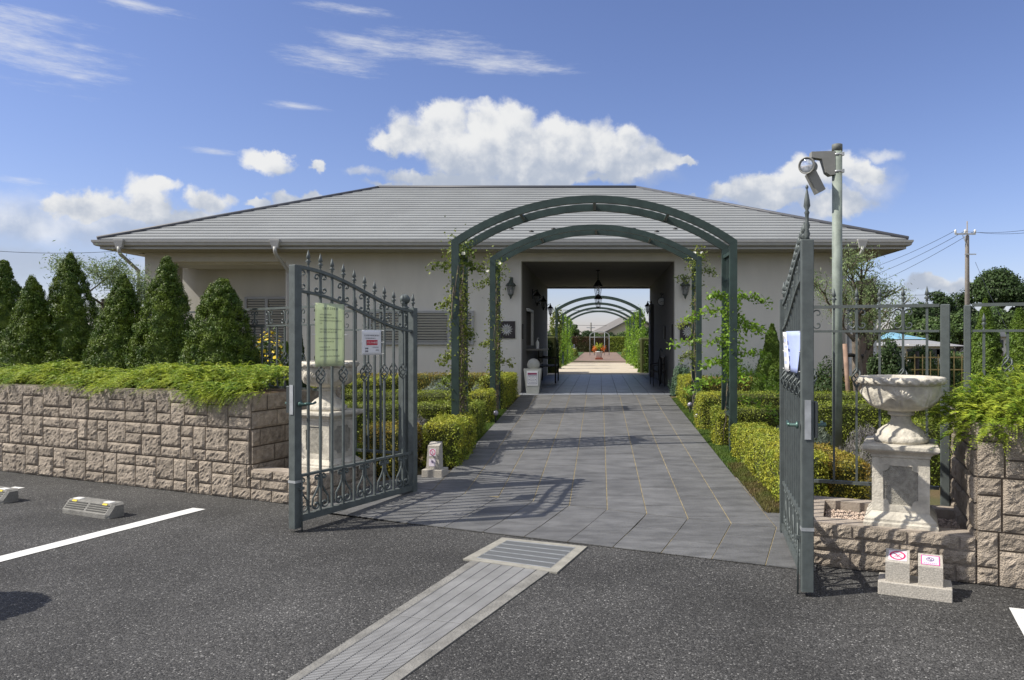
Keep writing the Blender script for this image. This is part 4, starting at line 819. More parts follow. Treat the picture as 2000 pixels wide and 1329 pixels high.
def gate(label, hinge, free, flip, tall=False):
    h = Vector(hinge); f = Vector(free); d = f - h; L = d.length; t = thing('iron_gate', label, 'gate', (h.x, h.y, 0), math.atan2(d.y, d.x), 'wrought iron leaves of the open entrance gate')
    m = M_iron; zt = lambda x: 1.775 + 0.30 * (0.5 - 0.5 * math.cos(PI * min(1, max(0, x / L)))) ** 0.9
    n = 11; p = (L - 0.06) / n; b = MB(); b.box(-0.03, 0.03, -0.03, 0.03, 0.05, zt(0) + 0.03); b.build('hinge_stile', m, t)
    b = MB(); b.box(L - 0.035, L + 0.035, -0.035, 0.035, 0.03, zt(L) + 0.012, ch=0.004); fs = b.build('latch_stile', m, t)
    def crail(off, r1, r2, name):
        V = []; k = 30; fc = []
        for i in range(k + 1):
            x = 0.03 + (L - 0.065) * i / k; z = zt(x) + off
            V += [(x, -r1, z - r2), (x, r1, z - r2), (x, r1, z + r2), (x, -r1, z + r2)]
        for i in range(k):
            for j in range(4): fc.append((4 * i + j, 4 * i + 4 + j, 4 * i + 4 + (j + 1) % 4, 4 * i + (j + 1) % 4))
        fc += [(3, 2, 1, 0), (4 * k, 4 * k + 1, 4 * k + 2, 4 * k + 3)]
        q = MB(); q.add(V, fc); q.build(name, m, t)
    crail(0.0, 0.018, 0.013, 'top_rail'); crail(-0.19, 0.018, 0.010, 'curved_rail')
    b = MB(); b.box(0.03, L - 0.035, -0.016, 0.016, 0.42, 0.44); b.build('middle_rail', m, t)
    b = MB(); b.box(0.03, L - 0.035, -0.022, 0.022, 0.07, 0.12); b.build('bottom_rail', m, t)
    for i in range(1, n):
        x = L - 0.035 - 0.055 - (i - 1) * (L - 0.15) / (n - 1.0) - 0.04; alt = i % 2 == 0
        bar(t, x, 0.12, zt(x), m, zt(x) + 0.01, 1.21 if alt else None, ss=1.0)
        if alt:
            for s in (-1, 1):
                q = MB(); q.tube(c_scroll(x, zt(x) - 0.182, zt(x) - 0.012, s), 0.0072, 5); q.ball(c_scroll(x, zt(x) - 0.182, zt(x) - 0.012, s)[0], 0.010, 8); q.ball(c_scroll(x, zt(x) - 0.182, zt(x) - 0.012, s)[-1], 0.010, 8); q.build('scroll', m, t)
                pts = s_scroll(x, 0.12, 0.42, s); q = MB(); q.tube(pts, 0.0085, 5); q.ball(pts[0], 0.013, 8); q.ball(pts[-1], 0.014, 8); q.build('scroll', m, t)
        xl = x
    spear(zt(0) + 0.03, 1.0, 0.0).build('spearhead', m, t)
    q = MB(); q.tube(c_scroll(L - 0.035, zt(L) - 0.182, zt(L) - 0.012, -1), 0.0062, 5); q.build('scroll', m, t); q = MB(); q.tube(s_scroll(L - 0.035, 0.12, 0.42, -1), 0.0075, 5); q.build('scroll', m, t)
    s = 1 if flip else -1
    q = MB(); q.box(L - 0.03, L + 0.03, s * 0.037, s * 0.06, 0.93, 1.14, ch=0.004); lo = q.build('lock_case', mat('lock', (0.09, 0.10, 0.10), 0.4, 0.6), t)
    q = MB(); q.box(L + 0.036, L + 0.041, -0.018, 0.018, 0.92, 1.15); q.build('strike_plate', M_galv, lo)
    for s2 in (-1, 1):
        q = MB(); q.lathe([(0.022, 0.0), (0.022, 0.012), (0.010, 0.016), (0.010, 0.05)], 12, M=T(L, s2 * 0.05, 1.0) @ Rx(R(-90 * s2))); q.tube([(L, s2 * 0.10, 1.0), (L - 0.03, s2 * 0.105, 1.003), (L - 0.08, s2 * 0.10, 0.998), (L - 0.11, s2 * 0.10, 1.008)], 0.009, 8, rs=[0.011, 0.012, 0.008, 0.010]); q.build('handle', mat('green_brass', (0.10, 0.17, 0.15), 0.4, 0.6), t)
    q = MB(); q.tube([(L - 0.02, -0.05 * s, 0.0), (L - 0.02, -0.05 * s, 0.42)], 0.006, 6); q.box(L - 0.035, L + 0.0, -0.062 * s if s > 0 else 0.034, -0.034 * s if s > 0 else 0.062, 0.33, 0.35); q.build('drop_bolt', M_iron, t)
    q = MB(); q.box(L - 0.037, L + 0.037, -0.037, 0.037, 0.385, 0.405); q.build('bolt_clip', M_galv, t)
    if tall:
        q = MB(); q.lathe([(0.018, 0), (0.014, 0.02), (0.02, 0.035), (0.011, 0.06), (0.019, 0.085), (0.010, 0.11), (0.012, 0.15), (0.016, 0.16), (0.009, 0.175), (0.020, 0.20), (0.016, 0.235), (0.006, 0.29), (0.004, 0.30), (0.009, 0.305), (0.009, 0.315), (0.002, 0.325)], 10, (L, 0, zt(L) + 0.012)); q.tube([(L - 0.035, 0, zt(L) + 0.06), (L - 0.045, 0, zt(L) + 0.10), (L - 0.02, 0, zt(L) + 0.12), (L, 0, zt(L) + 0.09)], 0.005, 5); q.build('finial', m, t)
    return t, L
GH_L = (-1.79, 7.05, 0); GF_L = (-2.385, 5.77, 0); GH_R = (1.39, 5.57, 0); GF_R = (1.215, 4.33, 0)
gL, LL = gate('left leaf of the open grey iron gate, carrying a pale green and a white notice', GH_L, GF_L, False)
gR, LR = gate('right leaf of the open grey iron gate, seen almost edge on beneath the floodlight', GH_R, GF_R, True, tall=True)
def sq_post(name, label, x, y, z1, ball=False, w=0.045, rz=WA, z0=0.0, group=None):
    t = thing(name, label, 'post', (x, y, z0), rz, group); b = MB(); b.box(-w, w, -w, w, 0, z1 - z0, ch=0.006); b.build('shaft', M_iron, t)
    if ball: b = MB(); b.lathe([(0.045, 0), (0.045, 0.012), (0.02, 0.03), (0.03, 0.04), (0.02, 0.05)], 14, (0, 0, z1 - z0)); b.ball((0, 0, z1 - z0 + 0.092), 0.05, 16); b.build('finial', M_iron, t)
    return t
sq_post('gate_post', 'square iron gate post topped with a ball at the hinge of the left leaf', -1.885, 7.12, 1.80, True)
sq_post('gate_post', 'square iron gate post hidden behind the right gate leaf', 1.50, 5.64, 1.70, False, 0.04)
def fence(label, P, Q, z0, zr, n, style='a', posts=True, group='wrought iron fence sections beside the gate'):
    P = Vector(P); Q = Vector(Q); d = Q - P; L = d.length; t = thing('iron_fence', label, 'fence', (P.x, P.y, 0), math.atan2(d.y, d.x), group); m = M_iron
    for (nm, z, h) in (('top_rail', zr, 0.012), ('second_rail', zr - 0.19, 0.009), ('bottom_rail', z0, 0.012)):
        b = MB(); b.box(0, L, -0.016, 0.016, z - h, z + h); b.build(nm, m, t)
    for i in range(n):
        x = L * (i + 0.5) / n; alt = i % 2 == 0
        if style == 'a':
            bar(t, x, z0, zr, m, zr + 0.012, 1.21 if alt else None, ss=0.95)
            if alt:
                for s in (-1, 1): q = MB(); q.tube(c_scroll(x, zr - 0.178, zr - 0.014, s, 0.034), 0.0055, 5); q.build('scroll', m, t)
        elif style == 'c':
            bar(t, x, z0, zr - 0.19, m, None, 1.30 if alt else None)
            if alt:
                for s in (-1, 1): q = MB(); q.tube(c_scroll(x, zr - 0.178, zr - 0.014, s, 0.036), 0.007, 5); q.build('scroll', m, t)
        else:
            if alt: bar(t, x, z0, zr - 0.19, m, zr - 0.18, None, ss=0.85)
            else: bar(t, x, z0, zr - 0.19, m, None, 1.31)
    return t
sq_post('fence_post', 'tall square iron fence post just right of the stone urn', 2.56, 5.47, 1.765, False, 0.033)
fence('iron fence with scrolls and spearheads behind the right stone urn', (1.58, 5.80, 0), (2.52, 5.48, 0), 0.40, 1.757, 6)
sq_post('fence_post', 'slim iron fence post rising from the right planter wall', 2.70, 5.42, 1.757, False, 0.024, z0=0.9)
fence('iron fence with baskets standing on the right planter, cut off by the photo edge', (2.73, 5.41, 0), (5.6, 4.30, 0), 0.98, 1.757, 20, 'b')
fence('short iron fence behind the ball-topped gate post', (-1.95, 7.18, 0), (-2.80, 7.52, 0), 0.40, 1.79, 6)
sq_post('fence_post', 'slim iron fence post at the end of the left planter behind the gate leaf', -2.84, 7.54, 1.80, False, 0.024, z0=0.4)
fence('iron fence on the left planter behind the junipers and spruces', (-2.87, 7.62, 0), (-6.9, 10.6, 0), 0.98, 1.85, 32, 'c')
# ---------------------------------------------------------------- notices on the gates
def bent_sheet(w_, h_, amp, m, parent, name='sheet', nx=10, tw=0.0, z0=0.0):
    v = []; 
    for j in range(9):
        for i in range(nx + 1):
            u = i / nx; vv = j / 8; v.append(((u - 0.5) * w_, amp * math.sin(PI * u) * (0.6 + 0.4 * vv) + tw * (u - .5) * (vv - .5), z0 + (vv - 0.5) * h_))
    q = [(j * (nx + 1) + i, j * (nx + 1) + i + 1, (j + 1) * (nx + 1) + i + 1, (j + 1) * (nx + 1) + i) for j in range(8) for i in range(nx)]
    o = np_obj(name, v, q, m, parent, sm=True); md = o.modifiers.new('thick', 'SOLIDIFY'); md.thickness = 0.0006; return o
def on_gate(g, Lg, s0, s1, zc, side):               # point on the gate plane; s from free end to hinge
    xm = Lg * (1 - (s0 + s1) / 2); return g.matrix_basis @ Vector((xm, side * 0.026, zc)), abs(s1 - s0) * Lg
aL = math.atan2(GF_L[1] - GH_L[1], GF_L[0] - GH_L[0])
M_green = mat('green_paper', (0.70, 0.76, 0.56), 0.6, var=0.03, trans=0.5)
# camera-facing side of the left leaf: +y local points (sin..)?  choose the side nearer the camera
def cam_side(g):
    n = (g.matrix_basis.to_3x3() @ Vector((0, 1, 0))); return 1 if n.dot(Vector((0, 0, 1.5)) - g.location) > 0 else -1
sL = cam_side(gL); sR = cam_side(gR)
def notice(g, Lg, s0, s1, zb, zt_, side, label, m, amp=0.01, tw=0.0, off=0.0):
    p, wd = on_gate(g, Lg, s0, s1, (zb + zt_) / 2, side); rz = g.rotation_euler.z + (PI if side > 0 else 0)
    t = thing('notice', label, 'notice', p, rz)
    bent_sheet(wd, zt_ - zb, -amp, m, t, tw=tw); 
    q = MB()
    for (sx, sz) in ((-1, 0.47), (1, 0.47), (-1, 0.0), (1, 0.0), (-1, -0.47), (1, -0.47)):
        q.tube([(sx * wd * 0.49, -0.003, sz * (zt_ - zb)), (sx * (wd * 0.5 + 0.035), -0.002, sz * (zt_ - zb) + 0.004)], 0.003, 5)
    q.build('cable_ties', M_white, t); return t, wd, zt_ - zb
t, wd, ht = notice(gL, LL, 0.124, 0.350, 1.285, 1.80, sL, 'tall pale green notice tied to the left gate leaf', M_green, 0.006)
q = MB(); y_ = -0.0085
scribble(q, -0.09, 0.215, 0.17, 0.022, y_, 5)
for i, (z, x, w2) in enumerate(((0.165, -0.12, 0.13), (0.14, -0.12, 0.19), (0.115, -0.12, 0.24), (0.092, -0.12, 0.03), (0.045, -0.12, 0.24), (0.022, -0.12, 0.19), (-0.03, -0.13, 0.25), (-0.055, -0.13, 0.17), (-0.10, -0.12, 0.11), (-0.125, -0.12, 0.20), (-0.175, -0.12, 0.22))): scribble(q, x, z, w2, 0.013, y_, 10 + i)
scribble(q, 0.08, -0.225, 0.04, 0.012, y_, 40); q.build('lettering', mat('grey_ink', (0.10, 0.13, 0.10), 0.8), t)
t, wd, ht = notice(gL, LL, 0.496, 0.668, 1.368, 1.588, sL, 'small white notice with a red panel tied to the left gate leaf', M_paper, 0.004)
q = MB(); q.box(-0.068, 0.068, -0.0062, -0.0052, -0.022, 0.022); q.build('panel', M_red, t)
text('マスクの着用', 0.0215, M_white, t, (0, -0.0064, -0.0085))
q = MB(); scribble(q, -0.095, 0.062, 0.19, 0.014, -0.0055, 50); scribble(q, -0.085, 0.038, 0.13, 0.010, -0.0055, 51); scribble(q, 0.005, -0.042, 0.08, 0.010, -0.0055, 52); scribble(q, 0.045, -0.068, 0.045, 0.014, -0.0055, 53)
for (x, z) in ((-0.075, -0.05), (-0.055, -0.05), (-0.075, -0.075), (-0.055, -0.075)): q.box(x - 0.006, x + 0.006, -0.006, -0.005, z - 0.007, z + 0.005)
q.build('lettering', M_ink, t)
t, wd, ht = notice(gR, LR, 0.52, 0.80, 1.285, 1.555, sR, 'white paper notice tied to the right gate leaf, the farther of its pair', M_paper, 0.02, 0.03)
q = MB(); q.box(0.03, 0.045, -0.026, -0.024, 0.06, 0.11); q.build('lettering', M_ink, t)
t, wd, ht = notice(gR, LR, 0.10, 0.46, 1.30, 1.555, sR, 'curling blue and white notice tied to the right gate leaf, the nearer of its pair', mat('blue_paper', (0.42, 0.50, 0.82), 0.6, var=0.05), 0.05, 0.06)
q = MB()
for (x, z, w2, h2) in ((-0.08, 0.07, 0.1, 0.02), (-0.06, 0.03, 0.12, 0.015), (-0.08, -0.02, 0.12, 0.03), (-0.05, -0.07, 0.1, 0.02)): q.box(x, x + w2, -0.060, -0.058, z - h2 / 2, z + h2 / 2)
q.build('lettering', mat('pale_print', (0.55, 0.62, 0.85), 0.6), t)
# ---------------------------------------------------------------- stone urns and pedestals
def square_prof(mb, prof):
    V = []
    for (h, z) in prof: V += [(-h, -h, z), (h, -h, z), (h, h, z), (-h, h, z)]
    n = len(prof); mb.add(V, [(3, 2, 1, 0)] + [(4 * k + i, 4 * k + (i + 1) % 4, 4 * k + 4 + (i + 1) % 4, 4 * k + 4 + i) for k in range(n - 1) for i in range(4)] + [tuple(4 * (n - 1) + i for i in range(4))])
def pedestal(label, x, y, z0):
    t = thing('stone_pedestal', label, 'pedestal', (x, y, z0), WA, 'cast stone urn pedestals'); H = 0.545
    b = MB(); square_prof(b, [(0.225, 0), (0.225, 0.035), (0.215, 0.045), (0.215, 0.06), (0.19, 0.085), (0.18, 0.095), (0.17, 0.11)]); b.build('plinth', M_stone, t)
    b = MB(); square_prof(b, [(0.165, 0.105), (0.165, 0.455)]); b.build('shaft', M_stonerough, t)
    b = MB()
    for k in range(4):
        Mx = Rz(k * PI / 2); y = -0.1652
        b.box(-0.1745, -0.105, -0.1745, y, 0.108, 0.455, Mx); b.box(0.105, 0.165, -0.1745, y, 0.108, 0.455, Mx); b.box(-0.105, 0.105, -0.1743, y, 0.405, 0.455, Mx); b.box(-0.105, 0.105, -0.1743, y, 0.108, 0.15, Mx)
        for sx in (-1, 1):
            for zz, s2 in ((0.405, -1), (0.15, 1)): b.prism([(sx * 0.105, zz), (sx * 0.07, zz), (sx * 0.072, zz + s2 * 0.018), (sx * 0.085, zz + s2 * 0.032), (sx * 0.105, zz + s2 * 0.036)][::(1 if sx * s2 < 0 else -1)], 0.1652, 0.1740, Mx @ Rx(R(90)))
    b.build('panel_frame', M_stone, t)
    b = MB(); square_prof(b, [(0.168, 0.45), (0.18, 0.462), (0.18, 0.475), (0.195, 0.49), (0.225, 0.505), (0.232, 0.515), (0.232, 0.535), (0.222, 0.545), (0.16, 0.5452)]); b.build('cap', M_stone, t); return t
def urn(label, x, y, z0):
    t = thing('stone_urn', label, 'urn', (x, y, z0), WA, 'cast stone garden urns'); N = 96
    def foot(r, z, a): return r * (1 + 0.02 * math.sin(16 * a) * (0.02 < z < 0.09))
    b = MB(); b.lathe([(0.165, 0), (0.172, 0.012), (0.172, 0.035), (0.16, 0.045), (0.150, 0.05), (0.145, 0.075), (0.12, 0.10), (0.09, 0.118), (0.07, 0.14), (0.062, 0.165), (0.065, 0.185)], N, fn=foot); b.build('foot', M_stone, t)
    def bowl(r, z, a):
        if z > 0.415: return r
        if z < 0.2: return r
        g = 0.012 * max(0, math.sin(PI * (z - 0.2) / 0.2)) * (math.cos(8 * a) > 0.3) * abs(math.sin(24 * a)) if z < 0.37 else 0
        sw = 0.014 * math.exp(-((z - 0.30 - 0.045 * math.cos(4 * a)) / 0.018) ** 2)
        return r + g + sw
    pr = [(0.062, 0.184), (0.08, 0.19), (0.086, 0.20), (0.078, 0.21), (0.082, 0.22)] + [(0.09 + 0.155 * math.sin(u * PI / 2) ** 0.9, 0.222 + 0.17 * (1 - math.cos(u * PI / 2)) ** 1.0 + 0.0 * u) for u in np.linspace(0.02, 1, 20)] + [(0.246, 0.40), (0.243, 0.412)]
    b = MB(); b.lathe(pr, N * 2, fn=bowl); b.build('bowl', M_stone, t)
    def rim(r, z, a): return r + (0.011 * math.sin(24 * a + z * 150) if r > 0.255 else 0)
    b = MB(); b.lathe([(0.240, 0.405), (0.258, 0.41), (0.274, 0.422), (0.278, 0.438), (0.270, 0.455), (0.258, 0.462), (0.235, 0.463), (0.222, 0.45), (0.215, 0.42), (0.1, 0.38), (0.01, 0.375)], N * 2, fn=rim); b.build('rim', M_stone, t)
    for k in range(4):
        b = MB(); a0 = k * PI / 2 - PI / 2 + 0.0
        for j in range(9):                             # shell ribs
            f = (j - 4) / 4; pts = []
            for i in range(6):
                u = i / 5; az_ = a0 + f * 0.30 * u; z = 0.295 + 0.085 * u * math.cos(f * 1.0); rr = 0.09 + 0.155 * math.sqrt(max(0, 1 - max(0, 1 - (z - 0.222) / 0.17) ** 2)) + 0.006; pts.append((rr * math.cos(az_), rr * math.sin(az_), z))
            b.tube(pts, 0.008, 6, rs=[0.004, 0.006, 0.008, 0.009, 0.010, 0.008])
        b.build('shell_relief', M_stone, t); return t
pL = W(0.12, 0.36); pR = Vector((2.02, 4.95, 0))
pedestal('cast stone pedestal of the left urn, behind the bars of the open gate leaf', pL.x, pL.y, 0.29); pedestal('cast stone pedestal of the right urn, with the notched panel in view', pR.x, pR.y, 0.275)
urn('cast stone urn behind the green notice on the left gate leaf', pL.x, pL.y, 0.836); urn('cast stone urn with carved shells standing right of the gate', pR.x, pR.y, 0.821).scale = (1, 1, 0.94)
# ---------------------------------------------------------------- granite sign blocks
def no_sign(t, M, r=0.036, full=False, seed=1, purple=False, frame=False):
    q = MB(); q.prism([(-0.05, -0.05), (0.05, -0.05), (0.05, 0.05), (-0.05, 0.05)], 0.001, 0.0022, M); q.build('label', mat('label_pink', (0.74, 0.66, 0.74), 0.5), t)
    col = mat('sign_magenta', (0.60, 0.02, 0.12), 0.5) if not purple else mat('sign_violet', (0.10, 0.05, 0.20), 0.5)
    q = MB(); n = 24; rr = r
    for i in range(n):
        a, c = 2 * PI * i / n, 2 * PI * (i + 1) / n; o = 0.008 if purple else 0.0
        q.add([M @ Vector((k1 * math.cos(ang), k1 * math.sin(ang) + o, 0.003)) for ang in (a, c) for k1 in (rr, rr * 0.78)], [(0, 1, 3, 2)])
    o = 0.008 if purple else 0
    for s in ((-1, 1) if full else (1,)): q.add([M @ Vector((x_, y_ + o, 0.0028)) for x_, y_ in ((-rr * .6 - .003, s * rr * .6), (-rr * .6 + .003, s * rr * .6 + .002), (rr * .6 + .003, -s * rr * .6), (rr * .6 - .003, -s * rr * .6 - .002))], [(0, 1, 2, 3)])
    q.build('ring', col, t)
    q = MB(); 
    for (x_, y_, a_, b_) in ((-0.007, 0.012, 0.007, 0.003), (0.008, 0.006, 0.003, 0.006), (0.0, -0.014, 0.006, 0.004), (-0.010, -0.003, 0.002, 0.004)): q.add([M @ Vector((x_ + a_ * math.cos(k), y_ + o + b_ * math.sin(k), 0.0026)) for k in np.linspace(0, 2 * PI, 9)[:-1]], [tuple(range(8))])
    q.build('pictogram', M_ink, t)
    if frame:
        q = MB()
        for (x0, x1, y0, y1) in ((-.05, .05, .045, .05), (-.05, .05, -.05, -.045), (-.05, -.045, -.045, .045), (.045, .05, -.045, .045)): q.prism([(x0, y0), (x1, y0), (x1, y1), (x0, y1)], 0.0024, 0.0029, M)
        q.build('border', mat('sign_pink', (0.62, 0.05, 0.30), 0.5), t); q = MB(); 
        for i in range(7): q.prism([(-.036 + i * .0105, -.036), (-.029 + i * .0105, -.036), (-.029 + i * .0105, -.030), (-.036 + i * .0105, -.030)], 0.0024, 0.0028, M)
        q.build('lettering', mat('sign_pink', (0.6, 0.05, 0.3), 0.5), t)
t = thing('sign_block', 'pair of small granite blocks with prohibition labels on one plinth, right of the gate', 'sign', (1.86, 4.36, 0), WA)
b = MB(); b.box(-0.20, 0.20, -0.085, 0.10, 0, 0.075, ch=0.004); b.build('plinth', M_granite, t)
for k, x in enumerate((-0.093, 0.085)):
    b = MB(); h0, h1 = (0.190, 0.235) if k == 0 else (0.185, 0.225); V = [(x - 0.066, -0.065, 0.0755), (x + 0.066, -0.065, 0.0755), (x + 0.066, 0.07, 0.0755), (x - 0.066, 0.07, 0.0755), (x - 0.066, -0.065, h0), (x + 0.066, -0.065, h0), (x + 0.066, 0.07, h1), (x - 0.066, 0.07, h1)]
    b.add(V, [(3, 2, 1, 0), (4, 5, 6, 7), (0, 1, 5, 4), (1, 2, 6, 5), (2, 3, 7, 6), (3, 0, 4, 7)]); o = b.build('block', M_granite, t); sl2 = math.atan2(h1 - h0, 0.135)
    no_sign(o, T(x, 0.0025, (h0 + h1) / 2) @ Rx(sl2), full=(k == 0), purple=(k == 1), frame=(k == 1), r=0.045 if k == 0 else 0.022)
t = thing('sign_bollard', 'short granite bollard with two prohibition labels beside the front left hedge', 'sign', (-1.73, 7.72, ramp_z(0, 7.7)), R(-8)); t.scale = (0.88, 0.88, 0.95)
b = MB(); b.box(-0.125, 0.125, -0.10, 0.12, 0, 0.085, ch=0.006); b.build('plinth', M_granite, t)
b = MB(); V = [(-0.08, -0.075, 0.0855), (0.08, -0.075, 0.0855), (0.08, 0.06, 0.0855), (-0.08, 0.06, 0.0855), (-0.07, -0.045, 0.34), (0.07, -0.045, 0.34), (0.07, 0.06, 0.375), (-0.07, 0.06, 0.375)]
b.add(V, [(3, 2, 1, 0), (4, 5, 6, 7), (0, 1, 5, 4), (1, 2, 6, 5), (2, 3, 7, 6), (3, 0, 4, 7)]); o = b.build('block', M_granite, t); an = math.atan2(0.2545, 0.03)
Mb = T(-0.008, -0.0745, 0.0855) @ Rx(an); no_sign(o, Mb @ T(0, 0.185, 0) @ Matrix.Diagonal((0.82, 0.82, 1, 1)), r=0.042); no_sign(o, Mb @ T(0, 0.075, 0) @ Matrix.Diagonal((0.82, 0.82, 1, 1)), r=0.018, purple=True)
# ---------------------------------------------------------------- floodlight on its pole
PX, PY = X(1635, 8.64), 8.64; pg = gz(8.64); ztop = Z(282, 8.64)
t = thing('light_pole', 'tall pale green-grey round pole carrying the floodlight behind the fence', 'pole', (PX, PY, pg))
M_pole = mat('pole_paint', (0.235, 0.275, 0.24), 0.6, var=0.22, vscale=5, bump=0.05)
b = MB(); b.lathe([(0.058, -0.05), (0.058, ztop - pg - 0.07)], 28); b.build('shaft', M_pole, t); b = MB(); b.lathe([(0.061, ztop - pg - 0.08), (0.061, ztop - pg - 0.005), (0.055, ztop - pg)], 28); b.build('cap', mat('pole_cap', (0.15, 0.16, 0.15), 0.6), t)
z = lambda py: Z(py, PY) ; x = lambda px: X(px, PY)
t = thing('floodlight', 'round grey floodlight with ballast box clamped near the top of the pole', 'floodlight', (PX, PY, z(320)))
M_fl = mat('flood_grey', (0.27, 0.27, 0.25), 0.5, 0.1, var=0.06); b = MB(); x0 = x(1606) - PX; 
V = [(x(1610), z(297)), (x(1629), z(297)), (x(1629), z(342)), (x(1619), z(344)), (x(1611), z(338)), (x(1603), z(312)), (x(1583), z(309)), (x(1583), z(298))]
b.prism([(p - PX, q - z(320)) for p, q in V][::-1], -0.05, 0.05, Rx(R(90))); b.build('bracket', M_fl, t)
for py in (303, 336): b = MB(); b.lathe([(0.064, -0.012), (0.064, 0.012)], 24, (0, 0, z(py) - z(320))); b.box(0.035, 0.062, -0.075, -0.05, z(py) - z(320) - 0.02, z(py) - z(320) + 0.02); b.build('clamp', M_galv, t)
hc = Vector((x(1578) - PX, -0.06, z(327) - z(320))); aim = Vector((-0.55, -0.80, -0.10)).normalized(); q = Vector((0, 0, 1)).rotation_difference(aim).to_matrix().to_4x4(); Mh = T(*hc) @ q
b = MB(); b.tube([(x(1586) - PX, 0, z(309) - z(320)), (x(1586) - PX, 0, z(316) - z(320))], 0.03, 14); b.lathe([(0.05, -0.12), (0.066, -0.10), (0.07, 0.0), (0.082, 0.05), (0.094, 0.085), (0.098, 0.09), (0.098, 0.105), (0.088, 0.108), (0.082, 0.09)], 28, M=Mh); b.build('head', M_fl, t)
b = MB(); b.lathe([(0.086, 0.095), (0.06, 0.101), (0.002, 0.104)], 28, M=Mh); b.build('lens', mat('lens', (0.55, 0.60, 0.68), 0.08, 0.6, var=0.3, vscale=25), t)
c = Vector((x(1590) - PX, -0.02, z(355) - z(320))); b = MB(); b.box(-0.058, 0.058, -0.06, 0.06, -0.14, 0.12, T(*c) @ Ry(R(-27)), ch=0.01); b.build('ballast_box', M_fl, t)
# ---------------------------------------------------------------- hedges
def box_surface(n, x0, x1, y0, y1, z0, z1, r=0.07):
    a = (x1 - x0) * (y1 - y0); bx = (y1 - y0) * (z1 - z0); by = (x1 - x0) * (z1 - z0); tot = a + 2 * bx + 2 * by
    k = RNG.choice(5, n, p=[a / tot, bx / tot, bx / tot, by / tot, by / tot]); u = RNG.random(n); v = RNG.random(n)
    P = np.stack([x0 + u * (x1 - x0), y0 + v * (y1 - y0), z0 + v * (z1 - z0)], 1); N = np.zeros((n, 3))
    m = k == 0; P[m, 2] = z1; N[m] = (0, 0, 1); m = k == 1; P[m, 0] = x0; P[m, 1] = y0 + u[m] * (y1 - y0); N[m] = (-1, 0, 0); m = k == 2; P[m, 0] = x1; P[m, 1] = y0 + u[m] * (y1 - y0); N[m] = (1, 0, 0)
    m = k == 3; P[m, 1] = y0; N[m] = (0, -1, 0); m = k == 4; P[m, 1] = y1; N[m] = (0, 1, 0)
    # round the box
    c = np.array([[(x0 + x1) / 2, (y0 + y1) / 2, z0 + (z1 - z0) * 0.35]]); h = np.array([[(x1 - x0) / 2 - r, (y1 - y0) / 2 - r, (z1 - z0) * 0.65 - r]])
    q = P - c; core = np.clip(q, -h, h); core[:, 2] = np.where(q[:, 2] < 0, q[:, 2], core[:, 2]); dd = q - core; L = np.linalg.norm(dd, axis=1, keepdims=True); dn = dd / np.maximum(L, 1e-6); ok = L > 1e-6
    P2 = np.where(ok, c + core + dn * np.minimum(L, r), P); N2 = np.where(ok, unit(dn + N * 0.2), N); return P2, N2
def hedge(label, x0, x1, y0, y1, h, m, dens=3600, leaf=0.024, r=0.07, group=None, rz=0.0, name='hedge', zg=None, cat='hedge', fuzz=0.012, lm=0.03):
    cx, cy = (x0 + x1) / 2, (y0 + y1) / 2; z0 = gz(cy) - 0.02 if zg is None else zg
    t = thing(name, label, cat, (cx, cy, z0), rz, group); ax, ay = (x1 - x0) / 2, (y1 - y0) / 2
    area = 4 * ax * ay + 4 * (ax + ay) * h; n = int(area * dens * 1.25)
    P, N = box_surface(n, -ax, ax, -ay, ay, 0, h, r); P = P + N * (lump(P + np.array([[cx, cy, 0]]), 7.0)[:, None] * lm * 0.6 + lump(P + np.array([[cx, cy, 0]]), 19.0)[:, None] * lm * 0.4 + RNG.normal(0, fuzz, (n, 1)) - 0.01)
    v, q = leaf_quads(P, N, leaf, leaf * 0.55, 0.85); np_obj('foliage', v, q, m, t)
    b = MB(); i = 0.035; b.box(-ax + i, ax - i, -ay + i, ay - i, 0, h - i, ch=min(0.05, ax * 0.5, ay * 0.5)); b.build('twigs', mat('hedge_core', (0.06, 0.07, 0.02), 0.95), t); return t
GHL = 'clipped hedges of the left beds'; GHR = 'clipped hedges of the right beds'
hedge('long bright yellow-green clipped hedge running beside the path behind the right gate leaf', 1.58, 2.02, 6.45, 9.0, 0.44, M_yhedge, 4200, group=GHR)
hedge('green clipped hedge running right from the foot of the nearest arch', 1.50, 6.2, 9.75, 10.15, 0.46, M_ghedge, 3000, group=GHR)
hedge('rounded yellow clump of clipped hedge just before the right foot of the nearest arch', 1.46, 1.74, 9.35, 9.75, 0.47, M_yhedge, 4200, r=0.1, group=GHR)
hedge('green clipped hedge running right from the second arch', 1.50, 6.6, 11.15, 11.55, 0.50, M_ghedge, 2400, group=GHR)
hedge('rounded yellow-green clipped hedge end beside the path just before the second arch on the right', 1.42, 1.85, 10.6, 11.15, 0.54, M_yhedge, 3600, r=0.1, group=GHR)
hedge('tall yellow clipped hedge beside the path next to the passage, right side', 1.50, 1.92, 12.75, 14.5, 0.53, M_yhedge, 2800, group=GHR)
hedge('bronze-tinged clipped hedge along the right facade', 1.92, 6.2, 13.6, 14.0, 0.50, M_bhedge, 2000, group=GHR)
hedge('bright yellow clipped hedge behind the granite bollard left of the path', -1.98, -1.55, 8.15, 9.25, 0.49, M_yhedge, 4200, group=GHL)
hedge('dull yellow clipped hedge left of the granite bollard, behind the gate post', -2.55, -2.05, 7.75, 8.5, 0.50, M_bhedge, 3600, group=GHL)
hedge('green clipped hedge at the left foot of the nearest arch', -1.98, -1.62, 9.7, 10.5, 0.50, M_ghedge, 3600, group=GHL)
hedge('low green clipped hedge running left behind the open gate leaf', -5.2, -1.98, 9.9, 10.3, 0.50, M_ghedge, 2600, group=GHL)
